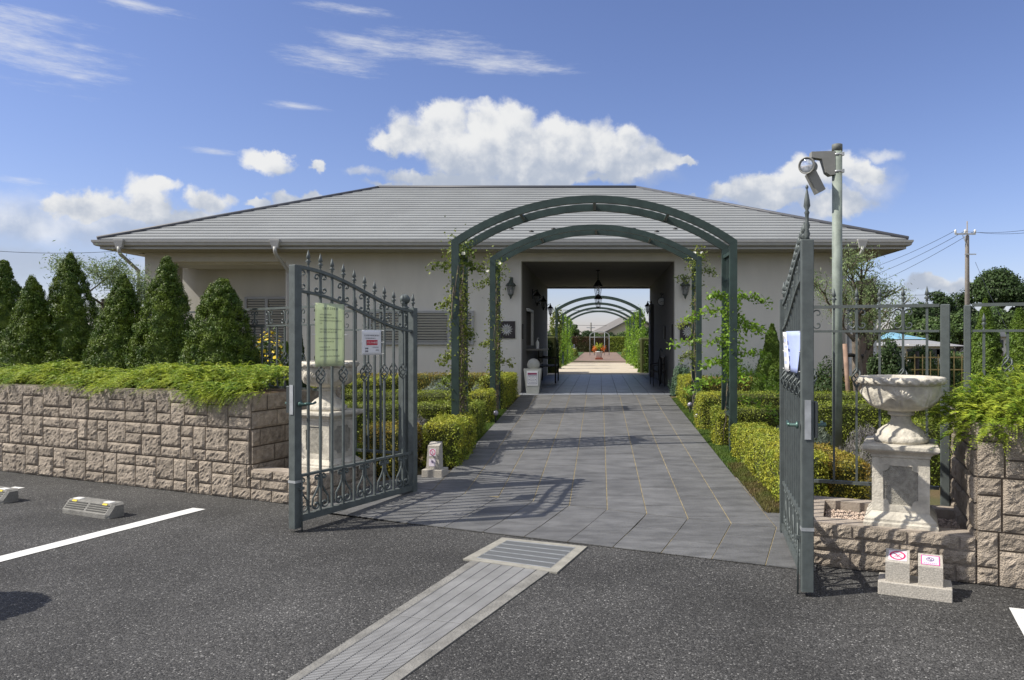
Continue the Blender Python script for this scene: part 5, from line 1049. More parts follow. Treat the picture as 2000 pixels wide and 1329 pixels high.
hedge('green-yellow clipped hedge by the path at the second arch on the left', -2.0, -1.68, 11.2, 12.0, 0.50, M_yhedge, 3200, group=GHL)
hedge('second low green clipped hedge running left, farther than the first', -5.6, -2.0, 11.3, 11.7, 0.50, M_ghedge, 2200, group=GHL)
hedge('yellow clipped hedge beside the path next to the passage, left side', -2.08, -1.66, 12.7, 14.9, 0.55, M_yhedge, 2800, group=GHL)
hedge('bronze-tinged clipped hedge along the left facade', -4.9, -2.08, 14.2, 14.6, 0.52, M_bhedge, 2000, group=GHL)
hedge('yellow-topped clipped hedge slanting behind the left urn', -4.3, -3.9, 9.9, 13.8, 0.62, M_yhedge, 2200, rz=R(-12), group=GHL)
hedge('olive clipped hedge directly behind the right urn and fence', 1.98, 2.40, 6.5, 7.7, 0.40, M_bhedge, 3600, group=GHR)
hedge('green clipped hedge behind the far fence post on the right', 3.0, 4.2, 7.3, 7.9, 0.62, M_ghedge, 3200, group=GHR)
hedge('green clipped hedge behind the right urn bowl', 2.5, 5.2, 9.0, 9.35, 0.62, M_ghedge, 2800, group=GHR)
def mound(name, label, cat, x, y, rx, h, m, n, leaf, wd=0.25, up=0.8, zg=None, group=None, ry=None, rise=0.0):
    t = thing(name, label, cat, (x, y, gz(y) if zg is None else zg), 0, group); ry = ry or rx
    a = RNG.uniform(0, 2 * PI, n); cz = RNG.uniform(0, 1, n); r = np.sqrt(1 - cz ** 2); N = np.stack([r * np.cos(a), r * np.sin(a), cz], 1)
    d = RNG.uniform(0.45, 1.0, (n, 1)) ** 0.5; P = N * np.array([[rx, ry, h]]) * d * (1 + 0.18 * lump(N + x, 3.5, y)[:, None])
    v, q = leaf_quads(P, N, leaf, leaf * wd, 0.5, t=N + np.array([[0, 0, up]]), tj=0.35); np_obj('foliage', v, q, m, t)
    b = MB(); b.lathe([(rx * 0.62, 0), (rx * 0.68, h * 0.25), (rx * 0.5, h * 0.6), (rx * 0.1, h * 0.75)], 12); b.build('twigs', mat('hedge_core', (0.06, 0.07, 0.02)), t); return t
gs = 'silvery shrubs in the beds'
mound('silver_shrub', 'silver-green shrub against the bronze hedge left of the nearest arch', 'shrub', X(868, 13.3), 13.3, 0.42, 0.50, M_grey, 7000, 0.07, 0.12, group=gs)
mound('silver_shrub', 'silver-green shrub beside the ivy-clad left foot of the second arch', 'shrub', X(940, 12.9), 12.9, 0.26, 0.46, M_grey, 4500, 0.07, 0.12, group=gs)
mound('silver_shrub', 'low silver-grey shrub between two hedges right of the nearest arch', 'shrub', 2.45, 9.0, 0.42, 0.36, M_grey, 8000, 0.07, 0.10, group=gs)
mound('lavender_bush', 'twiggy grey bush behind the light pole foot', 'shrub', 2.95, 8.0, 0.36, 0.50, M_deadgrey, 6000, 0.06, 0.10, group=gs)
mound('lavender_bush', 'dull grey bush beside the left gate post', 'shrub', -2.3, 9.2, 0.26, 0.42, M_deadgrey, 4500, 0.06, 0.10, group=gs)
mound('blue_juniper', 'blue-green juniper bush beside the passage opening, right side', 'shrub', 1.70, 15.1, 0.27, 0.66, M_bluejun, 6000, 0.045, 0.3)
mound('blue_juniper', 'low blue-green juniper along the right facade behind the hedge', 'shrub', 3.2, 14.75, 1.35, 0.62, M_bluejun, 12000, 0.045, 0.3, ry=0.4)
for (x_, y_, l) in ((1.66, 9.05, 'small round purple path light before the long yellow hedge'), (1.45, 11.0, 'small round purple path light at the second right hedge end'), (1.50, 12.3, 'small round path light near the tall yellow hedge'), (-2.02, 8.0, 'small pale path light by the front left hedge'), (-1.60, 11.3, 'small pale path light by the left hedge at the second arch')):
    t = thing('path_light', l, 'light', (x_, y_, gz(y_)), group='small garden path lights'); b = MB(); b.lathe([(0.012, -0.03), (0.012, 0.13)], 8); b.build('stake', M_black, t); b = MB(); b.ball((0, 0, 0.16), 0.042, 14); b.build('globe', mat('path_light', (0.32, 0.30, 0.36), 0.3, 0.3), t)
# ---------------------------------------------------------------- spruces and thujas
def cone_tree(name, label, cat, x, y, zg, h, r, m, n, leaf=0.03, seed=0.0, group=None, tip=0.75, lob=0.16, lf=8.0, low=0.78):
    t = thing(name, label, cat, (x, y, zg), RNG.uniform(0, 6), group)
    u = RNG.random(n) ** 1.25; a = RNG.uniform(0, 2 * PI, n); 
    prof = lambda u: np.minimum(1.0, low + u * 1.6) * (1 - u) ** tip * (1 + 0.0 * u) + 0.015
    rr = r * prof(u); P0_ = np.stack([np.cos(a) * rr, np.sin(a) * rr, u * h], 1)
    L = lump(P0_, lf / 1.0, seed) * lob * 0.55 + np.abs(lump(P0_, lf * 2.3, seed + 3)) * lob * 0.8 + lump(P0_, lf * 5, seed + 5) * lob * 0.22
    rr2 = rr + r * L * (0.35 + 0.65 * (1 - u)); inn = 1 - np.abs(RNG.normal(0, 0.05, n)); P = np.stack([np.cos(a) * rr2 * inn, np.sin(a) * rr2 * inn, u * h + lump(P0_, 9, seed + 1) * 0.01], 1)
    N = unit(np.stack([np.cos(a), np.sin(a), 0.35 + 0 * a], 1)); v, q = leaf_quads(P, N, leaf, leaf * 0.4, 0.75, t=N + np.array([[0, 0, 1.0]]), tj=0.6); np_obj('crown', v, q, m, t)
    b = MB(); b.lathe([(r * 0.5, 0.0)] + [(max(0.01, r * float(prof(np.array([k]))[0]) * 0.80), k * h) for k in (0.04, 0.15, 0.3, 0.45, 0.6, 0.75, 0.88, 0.96)], 14); b.build('inner_branches', m, t)
    b = MB(); b.tube([(0, 0, -0.1), (0, 0, h * 0.6)], 0.03, 6); b.build('trunk', M_bark, t); return t
gsp = 'dwarf spruces on the left planter'
def wallY(px, v): # distance of the line at depth v behind the wall front for photo column px
    p = W(0, v); d = U; k = (px - CX) / F; s = (k * p.y - p.x) / (d.x - k * d.y); return (p + d * s).y
def puff_spruce(name, label, cat, x, y, zg, h, r, m, npf, per, leaf, seed, group, tip):
    t = thing(name, label, cat, (x, y, zg), 0, group); rg = np.random.default_rng(seed)
    prof = lambda u: np.minimum(1.0, 0.86 + u * 1.2) * (1 - u) ** tip + 0.02
    parts = []; us = np.concatenate([rg.random(npf) ** 1.35, np.linspace(0.9, 1.0, 8)]); an = rg.uniform(0, 2 * PI, len(us)); prs = rg.uniform(0.04, 0.105, len(us)) * (1.12 - 0.62 * us)
    for u, a, pr in zip(us, an, prs):
        rr = max(0.0, r * float(prof(np.array([u]))[0]) - pr * 0.55 + rg.normal(0, 0.014)); c = np.array([math.cos(a) * rr, math.sin(a) * rr, u * h])
        N = unit(rg.normal(0, 1, (per, 3)) + np.array([[math.cos(a), math.sin(a), 0.35]]) * 0.9); P = c + N * pr * np.array([[1, 1, 1.15]]) * rg.uniform(0.55, 1.08, (per, 1))
        parts.append(leaf_quads(P, N, leaf, leaf * 0.34, 0.5, t=N + np.array([[0, 0, 0.5]]), tj=0.45))
    v, q = merge(parts); np_obj('crown', v, q, m, t)
    b = MB(); b.lathe([(r * 0.5, 0.0)] + [(max(0.008, r * float(prof(np.array([k]))[0]) * 0.70 - 0.03), k * h) for k in (0.04, 0.15, 0.3, 0.45, 0.6, 0.75, 0.88, 0.96)], 14); b.build('inner_branches', M_spruce, t)
    b = MB(); b.tube([(0, 0, -0.1), (0, 0, h * 0.6)], 0.03, 6); b.build('trunk', M_bark, t); return t
for i, (px, py, wpx, v, sd) in enumerate(((8, 512, 128, 1.25, 1), (63, 545, 112, 0.85, 2), (137, 498, 136, 1.2, 3), (240, 540, 130, 0.9, 4), (326, 507, 142, 1.1, 5), (432, 549, 142, 0.85, 6), (-60, 520, 130, 1.0, 7))):
    Y = wallY(px, v); x_ = X(px, Y); zt_ = Z(py, Y); L_ = ['dark dwarf spruce cut off by the left edge of the photo', 'narrow low dwarf spruce, second from the left edge', 'tallest broad dwarf spruce, third from the left edge, in front of the thin tree', 'dwarf spruce right of the thin bare-stemmed tree, fourth from the left edge', 'pointed dwarf spruce before the building corner pillar, fifth from the left edge', 'rounded dwarf spruce nearest the gate, last of its row', 'dwarf spruce mostly beyond the left edge of the photo'][i]
    puff_spruce('dwarf_spruce', L_, 'spruce', x_, Y, 0.94, zt_ - 0.94, wpx / 2 / F * Y * 1.12, M_spruce, 760, 100, 0.025, sd, gsp, 0.80 if i != 5 else 0.60)
cone_tree('conical_thuja', 'dark green conical evergreen against the facade, between arch and right gate leaf', 'conifer', X(1508, 12.6), 12.6, gz(12.6), Z(632, 12.6) - gz(12.6), 0.42, M_thuja, 22000, 0.035, 11, tip=0.9)
gt = 'bright green conical thujas beyond the right fence'
for (px, py, wpx, Y, l) in ((1925, 585, 120, 8.6, 'bright conical thuja right of the utility pole, rising above the fence rail'), (1990, 604, 130, 8.0, 'bright conical thuja at the right edge of the photo')):
    cone_tree('conical_thuja', l, 'conifer', X(px, Y), Y, gz(Y), Z(py, Y) - gz(Y), wpx / 2 / F * Y, M_thuja, 34000, 0.035, px, gt, tip=0.8)
cone_tree('conical_thuja', 'dark thuja behind the left fence beside the gate leaf', 'conifer', X(583, 8.6), 8.6, gz(8.6), 1.55, 0.17, M_dkthuja, 12000, 0.035, 15, tip=0.75)
cone_tree('conical_thuja', 'small light thuja behind the left fence', 'conifer', X(560, 8.9), 8.9, gz(8.9), 1.35, 0.14, M_thuja, 8000, 0.03, 16, tip=0.8)
# ---------------------------------------------------------------- trailing junipers: feathery sprays
def sprays(name, label, bases, dirs, lens, m, nl=26, leaf=0.030, parent=None, kind=None):
    parts = []; N = len(bases); B = np.asarray(bases); D = unit(np.asarray(dirs)); Ls = np.asarray(lens)[:, None]
    for k in range(nl):
        u = (k + 1) / nl; side = np.cross(D, np.array([[0, 0, 1.0]])); side = unit(side); sg = 1 if k % 2 else -1
        c = B + D * Ls * u; c[:, 2] += (0.35 * u - 0.75 * u * u) * Ls[:, 0]
        t = unit(D * 0.85 + side * sg * 0.75 + np.array([[0, 0, 0.15]])); ln = leaf * (1.15 - 0.75 * u); cc = c + t * ln * 0.45
        v, q = leaf_quads(cc, np.cross(t, np.cross(D, t)) + np.array([[0, 0, 1.0]]), ln, ln * 0.32, 0.25, t=t, tj=0.12); parts.append((v, q))
    v, q = merge(parts); o = np_obj(name, v, q, m, parent)
    if label: tag(o, label, 'juniper', kind=kind)
    return o
def jun_wall(name, label, u0, u1, n, hang, seed=0, vmin=0.0, vmax=0.55, parent=None):
    u = RNG.uniform(u0, u1, n); v = RNG.uniform(vmin, vmax, n); k = v < 0.16
    front = np.array([W(a, b) for a, b in zip(u, v)]); h = 0.06 + 0.10 * np.clip(v / 0.3, 0, 1) + 0.05 * np.sin(u * 3.1 + 1) + 0.03 * np.sin(u * 7.7) + RNG.uniform(-0.03, 0.06, n)
    front[:, 2] = HW + h * 0.85
    d = np.array([tuple(OUT)]) * RNG.uniform(0.1, 1.2, (n, 1)) + np.array([tuple(U)]) * RNG.normal(-0.15, 0.8, (n, 1)) + np.array([[0, 0, 1]]) * RNG.uniform(-0.2, 0.4, (n, 1)); d[v < 0.1] += np.array([tuple(OUT)]) * 0.6
    # keep the overhang modest
    ln = RNG.uniform(0.10, 0.20, n) * (1 + 0.3 * hang * np.maximum(0, np.sin(u * 2.3 + seed))); front[:, 2] -= np.where(v < 0.08, RNG.uniform(0, 0.05, n), 0)
    return front, d, ln
f, d, l = jun_wall('', '', -9.4, -0.47, 5200, 1.0)
k2 = 330; uu = RNG.normal(-0.95, 0.22, k2); ff = np.array([W(a, b, HW + 0.10) for a, b in zip(uu, RNG.uniform(-0.08, 0.1, k2))]); ff[:, 2] -= RNG.uniform(0, 0.13, k2) ; dd = np.array([tuple(OUT)]) + RNG.normal(0, 0.5, (k2, 3)) - np.array([[0.3, 0, 0.3]])
kb = 700; ub = RNG.uniform(-2.2, -0.5, kb); fb = np.array([W(a, b, HW + 0.14) for a, b in zip(ub, RNG.uniform(0.1, 0.9, kb))]); fb[:, 2] += RNG.uniform(0, 0.09, kb); db = RNG.normal(0, 0.7, (kb, 3)) + np.array([tuple(OUT)]) * 0.6; db[:, 2] = RNG.uniform(0, 0.5, kb)
sprays('trailing_juniper', 'bright green trailing juniper covering the top of the long left planter wall', np.concatenate([f, ff, fb]), np.concatenate([d, dd, db]), np.concatenate([l, RNG.uniform(0.1, 0.2, k2), RNG.uniform(.1, .2, kb)]), M_juniper, kind='stuff')
t = thing('spreading_juniper', 'bright green feathery juniper spilling over the right planter wall', 'juniper', tuple(W(6.0, 0.4, HW - 0.05)))
n = 2300; cc = W(6.02, 0.36); an = RNG.uniform(0, 2 * PI, n); el_ = RNG.uniform(-0.35, 1.0, n); rad = RNG.uniform(0.25, 1.0, n) ** 0.6
dirn = np.stack([np.cos(an) * np.sqrt(1 - np.clip(el_, 0, 1) ** 2), np.sin(an) * np.sqrt(1 - np.clip(el_, 0, 1) ** 2), el_], 1); bs = np.stack([cc.x + dirn[:, 0] * rad * 0.62, cc.y + dirn[:, 1] * rad * 0.50, 1.00 + dirn[:, 2] * rad * 0.24 + 0.03 * np.sin(an * 5)], 1)
o = sprays('foliage', None, bs, dirn + RNG.normal(0, 0.35, (n, 3)) + np.array([[-0.15, -0.1, 0.05]]), RNG.uniform(0.10, 0.21, n), M_juniper); o.parent = t; o.matrix_parent_inverse = t.matrix_basis.inverted()
n = 1100; cc = W(7.6, 0.5); bs = np.stack([cc.x + RNG.normal(0, .45, n), cc.y + RNG.normal(0, .3, n), HW + RNG.uniform(0, .2, n)], 1)
o = sprays('foliage', None, bs, RNG.normal(0, .6, (n, 3)) + np.array([[-.1, -.6, .2]]), RNG.uniform(0.12, 0.2, n), M_juniper); o.parent = t; o.matrix_parent_inverse = t.matrix_basis.inverted()
# ---------------------------------------------------------------- open-crowned trees with limbs
def grow(b, p, d, L, r, depth, tips, spread=0.7, up=0.15, k=(2, 3), seg=3):
    pts = [p]; dd = Vector(d).normalized()
    for i in range(seg):
        dd = (dd + Vector((random.gauss(0, .14), random.gauss(0, .14), random.gauss(0.02, .10) + up * 0.3))).normalized(); p = p + dd * L / seg; pts.append(p)
    b.tube(pts, r, 6 if r > 0.015 else 4, rs=[r * (1 - 0.35 * i / seg) for i in range(seg + 1)])
    if depth <= 1: tips += pts[1:]
    if depth == 0: return
    for j in range(random.randint(*k)):
        nd = (dd + Vector((random.gauss(0, spread), random.gauss(0, spread), random.gauss(up, spread * 0.6)))).normalized(); grow(b, pts[random.randint(max(1, seg - 1), seg)], nd, L * random.uniform(0.6, 0.85), r * 0.62, depth - 1, tips, spread, up, k, seg)
def tip_leaves(tips, per, rad, leaf, wd, m, name, parent, up=0.3, flat=1.0):
    Tp = np.array([tuple(p) for p in tips]); n = len(Tp) * per; c = np.repeat(Tp, per, 0) + RNG.normal(0, rad, (n, 3)) * np.array([[1, 1, flat]]); N = RNG.normal(0, 1, (n, 3)); v, q = leaf_quads(c, unit(N), leaf, leaf * wd, 0.5, t=RNG.normal(0, 1, (n, 3)) + np.array([[0, 0, up]])); return np_obj(name, v, q, m, parent)
def olive(label, x, y, zg, h, trunk_h, r, spread, seedv, per=26, m=M_olive, rad=0.06, leaf=0.055, lean=(0, 0), depth=3, kk=(3, 4)):
    random.seed(seedv); t = thing('olive_tree', label, 'tree', (x, y, zg)); b = MB(); tips = []
    pts = [Vector((lean[0] * k, lean[1] * k, trunk_h * k)) + Vector((random.gauss(0, .02), random.gauss(0, .02), 0)) for k in (0, 0.25, 0.5, 0.75, 1.0)]; pts[0].z = -0.1
    b.tube(pts, r, 10, rs=[r * 1.3, r * 1.05, r, r * 0.9, r * 0.8]); 
    for j in range(kk[1]):
        a = 2 * PI * j / kk[1] + random.uniform(-.4, .4); k = random.uniform(0.55, 1.0); grow(b, pts[-1] * k if k > 0.5 else pts[-1], Vector((math.cos(a) * spread, math.sin(a) * spread, random.uniform(0.35, 1.1))), (h - trunk_h) * random.uniform(0.38, 0.5), r * 0.45, depth, tips, spread * 0.7, 0.12, kk)
    b.build('trunk', M_bark, t); tip_leaves(tips, per, rad, leaf, 0.22, m, 'crown', t); return t
olive('thin pale-leaved olive tree left of the building, rising above the spruces', X(206, 11.5), 11.5, 0.24, 2.85, 1.9, 0.045, 0.9, 12, per=34, depth=3, kk=(3, 3), rad=0.08)
olive('old olive tree with pale grey trunk at the right end of the facade', X(1678, 11.8), 11.8, 0.25, 2.6, 1.35, 0.085, 0.9, 5, per=14, depth=3, kk=(3, 4), rad=0.08, lean=(-0.08, 0.0))
t = thing('tree_stake', 'leaning brown timber stake strapped to the old olive trunk', 'stake', (X(1660, 11.5), 11.5, 0.24)); b = MB(); b.tube([(0, 0, 0), (-0.08, 0, 1.2)], 0.035, 8); b.build('stake', mat('stake_wood', (0.30, 0.20, 0.15), 0.9, var=0.2), t); b = MB(); b.tube([(-0.07, 0, 1.02), (0.1, 0.25, 1.02), (0.3, 0.28, 1.0)], 0.03, 6); b.build('strap', M_black, t)
mound('evergreen_shrub', 'dark leafy shrub under the old olive tree', 'shrub', X(1615, 11.9), 11.9, 0.5, 0.85, M_tree, 7000, 0.05, 0.5)
mound('evergreen_shrub', 'dark shrub right of the building end, behind the fence', 'shrub', X(1735, 13.5), 13.5, 0.42, 1.15, M_tree, 9000, 0.06, 0.5)
mound('evergreen_shrub', 'leafy green shrub behind the bamboo fence, left one', 'shrub', X(1800, 17.5), 17.5, 0.5, 0.95, M_tree2, 5000, 0.07, 0.5)
mound('evergreen_shrub', 'leafy green shrub behind the bamboo fence, right one', 'shrub', X(1862, 17.8), 17.8, 0.4, 0.9, M_tree2, 4000, 0.07, 0.5)
mound('evergreen_shrub', 'dark shrub beyond the left corner pillar of the building', 'shrub', X(290, 12.5), 12.5, 0.3, 2.0, M_tree, 5000, 0.05, 0.4)
# yellow flowering shrub behind the left fence
t = mound('flowering_shrub', 'yellow flowering bush behind the left fence, next to the gate leaf', 'shrub', X(528, 9.4), 9.4, 0.36, 1.42, M_tree2, 5000, 0.06, 0.45)
n = 420; a = RNG.uniform(0, 2 * PI, n); cz = RNG.uniform(0.1, 1, n); r_ = np.sqrt(1 - cz ** 2); N = np.stack([r_ * np.cos(a), r_ * np.sin(a), cz], 1); v, q = leaf_quads(N * np.array([[0.38, 0.38, 1.46]]) + RNG.normal(0, .02, (n, 3)), N, 0.06, 0.045, 0.3); np_obj('blossom', v, q, M_yellow, t)
# ---------------------------------------------------------------- climbing roses on the arches
def climber(label, x, y, zg, z0, z1, wdx, dep, nst, nlv, m, shoots=(), flowers=0, leaf=0.042, seedv=1, m2=None, group=None, stemr=0.006, name='climbing_rose', topb=0.0):
    random.seed(seedv); t = thing(name, label, 'climber', (x, y, zg), 0, group); b = MB(); cs = []
    for s in range(nst):
        px, py = random.uniform(-wdx, wdx), random.uniform(-dep, dep); pts = []; z = 0.0; ph = random.uniform(0, 6); zz1 = random.uniform(0.75, 1.0) * (z1)
        for i in range(int(zz1 / 0.12)): pts.append(Vector((px + wdx * 0.7 * math.sin(ph + i * 0.45) + random.gauss(0, .008), py + dep * 0.6 * math.cos(ph * 2 + i * 0.35), z))); z += 0.12
        if len(pts) > 2: b.tube(pts, stemr, 4); cs += [p for p in pts if p.z > z0]
    S = []; 
    for (dx, dy, sz, L, dz) in shoots:
        p = Vector((0, 0, sz)); d = Vector((dx, dy, dz)).normalized(); pts = [p]
        for i in range(9): d = (d + Vector((random.gauss(0, .1), random.gauss(0, .1), random.gauss(-0.09, .07)))).normalized(); p = p + d * L / 9; pts.append(p)
        b.tube(pts, stemr * 0.8, 4, rs=[stemr * (1 - .08 * i) for i in range(10)]); S += pts[2:]
    b.build('stem', M_vine, t)
    C = np.array([tuple(p) for p in cs]); idx = RNG.integers(0, len(C), nlv); wgt = C[idx]; c = wgt + RNG.normal(0, 1, (nlv, 3)) * np.array([[0.05, 0.05, 0.07]])
    if topb > 0: k = int(nlv * topb); c[:k] = np.array([[0, 0, z1 - 0.05]]) + RNG.normal(0, 1, (k, 3)) * np.array([[0.09, 0.12, 0.12]])
    v, q = leaf_quads(c, RNG.normal(0, 1, (nlv, 3)) + np.array([[0, -.5, .4]]), leaf, leaf * 0.6, 0.4); np_obj('foliage', v, q, m, t)
    if S:
        Sp = np.array([tuple(p) for p in S]); per = 14; c = np.repeat(Sp, per, 0) + RNG.normal(0, 0.035, (len(Sp) * per, 3)); v, q = leaf_quads(c, RNG.normal(0, 1, c.shape) + np.array([[0, -.3, .9]]), leaf * 1.15, leaf * 0.65, 0.4); np_obj('foliage', v, q, m2 or m, t)
    for k in range(flowers):
        f = MB(); c0 = Vector((random.gauss(0, 0.10), random.uniform(-0.12, 0.0), z1 + random.uniform(-0.12, 0.10)))
        for j in range(7): a = j * 2 * PI / 7; Mx = T(*c0) @ Rx(R(60)) @ Rz(a) @ Ry(R(-25)); f.add([Mx @ Vector(p_) for p_ in ((0, 0, 0), (0.022, -0.014, 0), (0.034, 0, 0.004), (0.022, 0.014, 0))], [(0, 1, 2, 3)])
        f.ball(c0, 0.011, 8); f.build('blossom', M_petal, t)
    return t
gc = 'climbing roses on the two front arches'
yA, yB = 9.29, 12.42; zA, zB = gz(9.0), gz(12.3); c0 = -0.07; sp = 1.74 - 0.044
climber('thick leafy climbing rose with bare stems on the left side of the nearest arch', c0 - sp, yA, zA, 0.55, 2.55, 0.035, 0.22, 34, 2500, M_rose, shoots=((-1, -.2, 2.3, .35, .2), (-1, 0, 1.9, .28, .0), (-1, .1, 1.2, .3, .1), (1, -.2, 2.3, .3, .2), (-1, 0, .9, .25, .1), (1, 0, 1.5, .2, 0)), flowers=2, seedv=3, group=gc, topb=0.22)
climber('climbing rose on the left side of the second arch', c0 - sp, yB, zB, 0.5, 2.5, 0.035, 0.22, 26, 1500, M_rose, shoots=((-1, -.2, 2.2, .35, .2), (-1, 0, .6, .35, .2), (1, 0, .9, .3, .1), (-1, 0, 1.2, .25, .1)), flowers=2, seedv=4, group=gc, topb=0.25)
climber('climbing rose with white blooms at the top of the second arch, right side', c0 + sp, yB, zB, 0.7, 2.62, 0.045, 0.24, 6, 950, M_rose, shoots=((-1, -.3, 2.3, .4, .1), (1, -.2, 2.4, .35, .3), (-1, -.3, 1.6, .4, .0), (-1, -.2, 1.0, .3, .1)), flowers=6, seedv=5, group=gc, topb=0.5, m2=M_rose)
climber('vigorous climbing rose with long light green shoots on the right side of the nearest arch', c0 + sp, yA, zA, 0.9, 2.15, 0.045, 0.24, 5, 1300, M_roseL, shoots=((-1, -.4, 1.75, .65, .15), (-1, -.5, 1.35, .75, .1), (-1, -.4, .85, .75, .15), (1, -.1, 1.9, .5, .3), (1, .1, 1.5, .55, .3), (1, 0, 1.2, .5, .2), (1, .2, .95, .8, .15), (-.6, -.5, 1.1, .5, .2), (.5, -.5, 1.6, .4, .2), (1, 0, .6, .75, .3), (-.5, -.5, 1.9, .35, .4), (.3, -.6, 1.0, .4, .1)), seedv=6, group=gc, m2=M_roseL, leaf=0.05)
gfc = 'leafy climbers on the far arches'
for k, y in enumerate(FA):
    for s in (-1, 1):
        nm = ['first', 'second', 'third', 'fourth'][k]; climber('pale green leafy climber covering the %s side of the %s arch beyond the passage' % ('left' if s < 0 else 'right', nm), -0.07 + s * 1.70, y + 0.29, 0.14, 0.05, 2.45, 0.12, 0.5, 5, 2600 if k < 2 else 1500, M_roseL if s > 0 or k else M_rose, leaf=0.085, seedv=20 + k * 2 + s, group=gfc, topb=0.12)
# ---------------------------------------------------------------- beyond the passage
def ev_block(label, x, y, rx, ry, h, m, n, zg, leaf=0.05, name='topiary_hedge', group=None):
    return hedge(label, x - rx, x + rx, y - ry, y + ry, h, m, dens=n, leaf=leaf, r=min(rx, ry) * 0.75, zg=zg, name=name, group=group)
ev_block('rounded tall clipped evergreen just outside the far end of the passage, right side', 1.72, 25.4, 0.40, 0.6, 1.25, M_thuja, 1800, 0.36, group='clipped evergreens outside the far opening')
ev_block('rounded tall clipped evergreen just outside the far end of the passage, left side', -1.86, 25.2, 0.42, 0.6, 1.30, M_dkthuja, 1800, 0.36, group='clipped evergreens outside the far opening')
def long_hedge(label, x0, x1, y0, y1, h, m, leaf, n): return hedge(label, x0, x1, y0, y1, h, m, dens=n, leaf=leaf, r=0.15, zg=0.10)
M_red_h = leafmat('red_hedge', (0.10, 0.045, 0.03), (0.06, 0.07, 0.02), 0.4, 1.0, 0.2)
long_hedge('tall dark reddish clipped hedge closing the far garden, left half', -9, 1.0, 84, 85, 1.75, M_red_h, 0.16, 260)
long_hedge('tall clipped hedge closing the far garden, right half', 1.0, 9.5, 84, 85, 1.75, M_ghedge, 0.16, 260)
def far_tree(label, x, y, h, rx, m, n, leaf, group, name='broadleaf_tree', trunk=0.28, seedv=0, z0=0.1, blobs=9, tr=None):
    random.seed(seedv); t = thing(name, label, 'tree', (x, y, z0), 0, group); r = tr or max(0.06, h * 0.022); b = MB(); tips = []
    b.tube([(0, 0, -0.3), (0, 0, h * trunk), (0.02 * h, 0, h * 0.6)], r, 8, rs=[r * 1.3, r, r * 0.6])
    parts = []; per = n // blobs
    for k in range(blobs):
        a = 2.4 * k + random.uniform(-.4, .4); f = math.sqrt((k + 0.3) / blobs); zc = h * (trunk + 0.12 + (1 - trunk - 0.28) * (1 - f * f * 0.75) * random.uniform(0.75, 1.05)); c = Vector((rx * 0.66 * f * math.cos(a), rx * 0.66 * f * math.sin(a), min(zc, h * 0.88))); br_ = rx * random.uniform(0.30, 0.46)
        b.tube([(0, 0, h * trunk), tuple(c * 0.6 + Vector((0, 0, h * trunk * 0.4))), tuple(c)], r * 0.4, 5)
        N = unit(RNG.normal(0, 1, (per, 3))); rad = (RNG.uniform(0.4, 1, (per, 1))) ** 0.45; P = N * rad * br_ * np.array([[1.15, 1.15, 0.8]]) * (1 + 0.35 * lump(N * 2 + k, 2.2, k)[:, None]) + np.array([tuple(c)]); parts.append(leaf_quads(P, N + np.array([[0, 0, .4]]), leaf, leaf * 0.6, 0.6))
    b.build('trunk', M_bark, t); v, q = merge(parts); np_obj('crown', v, q, m, t); return t
gft = 'trees beyond the far hedge'
for i, (px, py, wpx, Y) in enumerate(((1121, 628, 26, 95), (1148, 640, 30, 98), (1166, 645, 22, 100), (1190, 646, 30, 96), (1214, 645, 30, 96), (1090, 622, 40, 46), (1262, 632, 30, 90), (1240, 640, 24, 94))):
    l = ['small pale tree left of the palm-like trees, seen through the passage', 'dark bushy tree above the far hedge, left of its middle', 'low dark tree above the middle of the far hedge', 'dark tree before the barn roof, seen through the passage', 'light green tree below the barn gable', 'dark broad tree at the left side of the far opening', 'green tree at the far right side of the passage opening', 'small tree between barn and right-hand arches'][i]
    far_tree(l, X(px, Y), Y, Z(py, Y) - 0.1, wpx / F * Y * 0.6, M_tree if i % 2 else M_tree2, 1900, 0.22 if Y > 60 else 0.12, gft, seedv=i + 40)
# barn seen through the passage
t = thing('barn', 'cream gabled barn with brown roof far beyond the garden, seen through the passage', 'building', (5.0, 105, 0)); Y = 105.0
t.location = (X(1240, Y), Y, 0.0); t.rotation_euler = (0, 0, R(15)); gw, gl, he, hp_ = 4.0, 7.0, 2.75, 4.75
b = MB(); b.prism([(-gw, 0), (gw, 0), (gw, he), (0, hp_ - 0.12), (-gw, he)], -gl, 0, Rx(R(90))); b.build('wall', mat('barn_wall', (0.50, 0.47, 0.36), 0.8), t)
b = MB(); k_ = (hp_ - he) / gw
for s in (-1, 1): b.prism([(0, hp_), (0, hp_ + 0.2), (s * (gw + .6), he - .6 * k_ + 0.2), (s * (gw + .6), he - .6 * k_)][::-s], -gl - .5, 0.5, Rx(R(90)))
b.build('roof', mat('barn_roof', (0.17, 0.16, 0.15), 0.8, var=0.1, vscale=0.5), t)
# white metal garden arch, flower pot, gravestones
t = thing('metal_arbor', 'thin white metal arbor standing at the end of the far path', 'arbor', (X(1171, 66), 66, 0.15)); M_wm = mat('white_metal', (0.33, 0.35, 0.36), 0.5)
for yy in (-0.9, 0.9):
    wdt = 0.86; b = MB(); b.tube([(-wdt, yy, 0), (-wdt, yy, 1.75)] + [(-wdt * math.cos(a), yy, 1.75 + 0.35 * math.sin(a)) for a in np.linspace(0.2, PI - 0.2, 9)] + [(wdt, yy, 1.75), (wdt, yy, 0)], 0.024, 6); b.build('hoop', M_wm, t)
    for s in (-1, 1): b = MB(); b.tube([(s * 0.45, yy, 0), (s * 0.45, yy, 2.05)], 0.02, 6); b.build('upright', M_wm, t)
b = MB()
for s in (-1, 1):
    for zz in (1.7, 0.9): b.tube([(s * 0.86, -0.9, zz), (s * 0.86, 0.9, zz)], 0.02, 6)
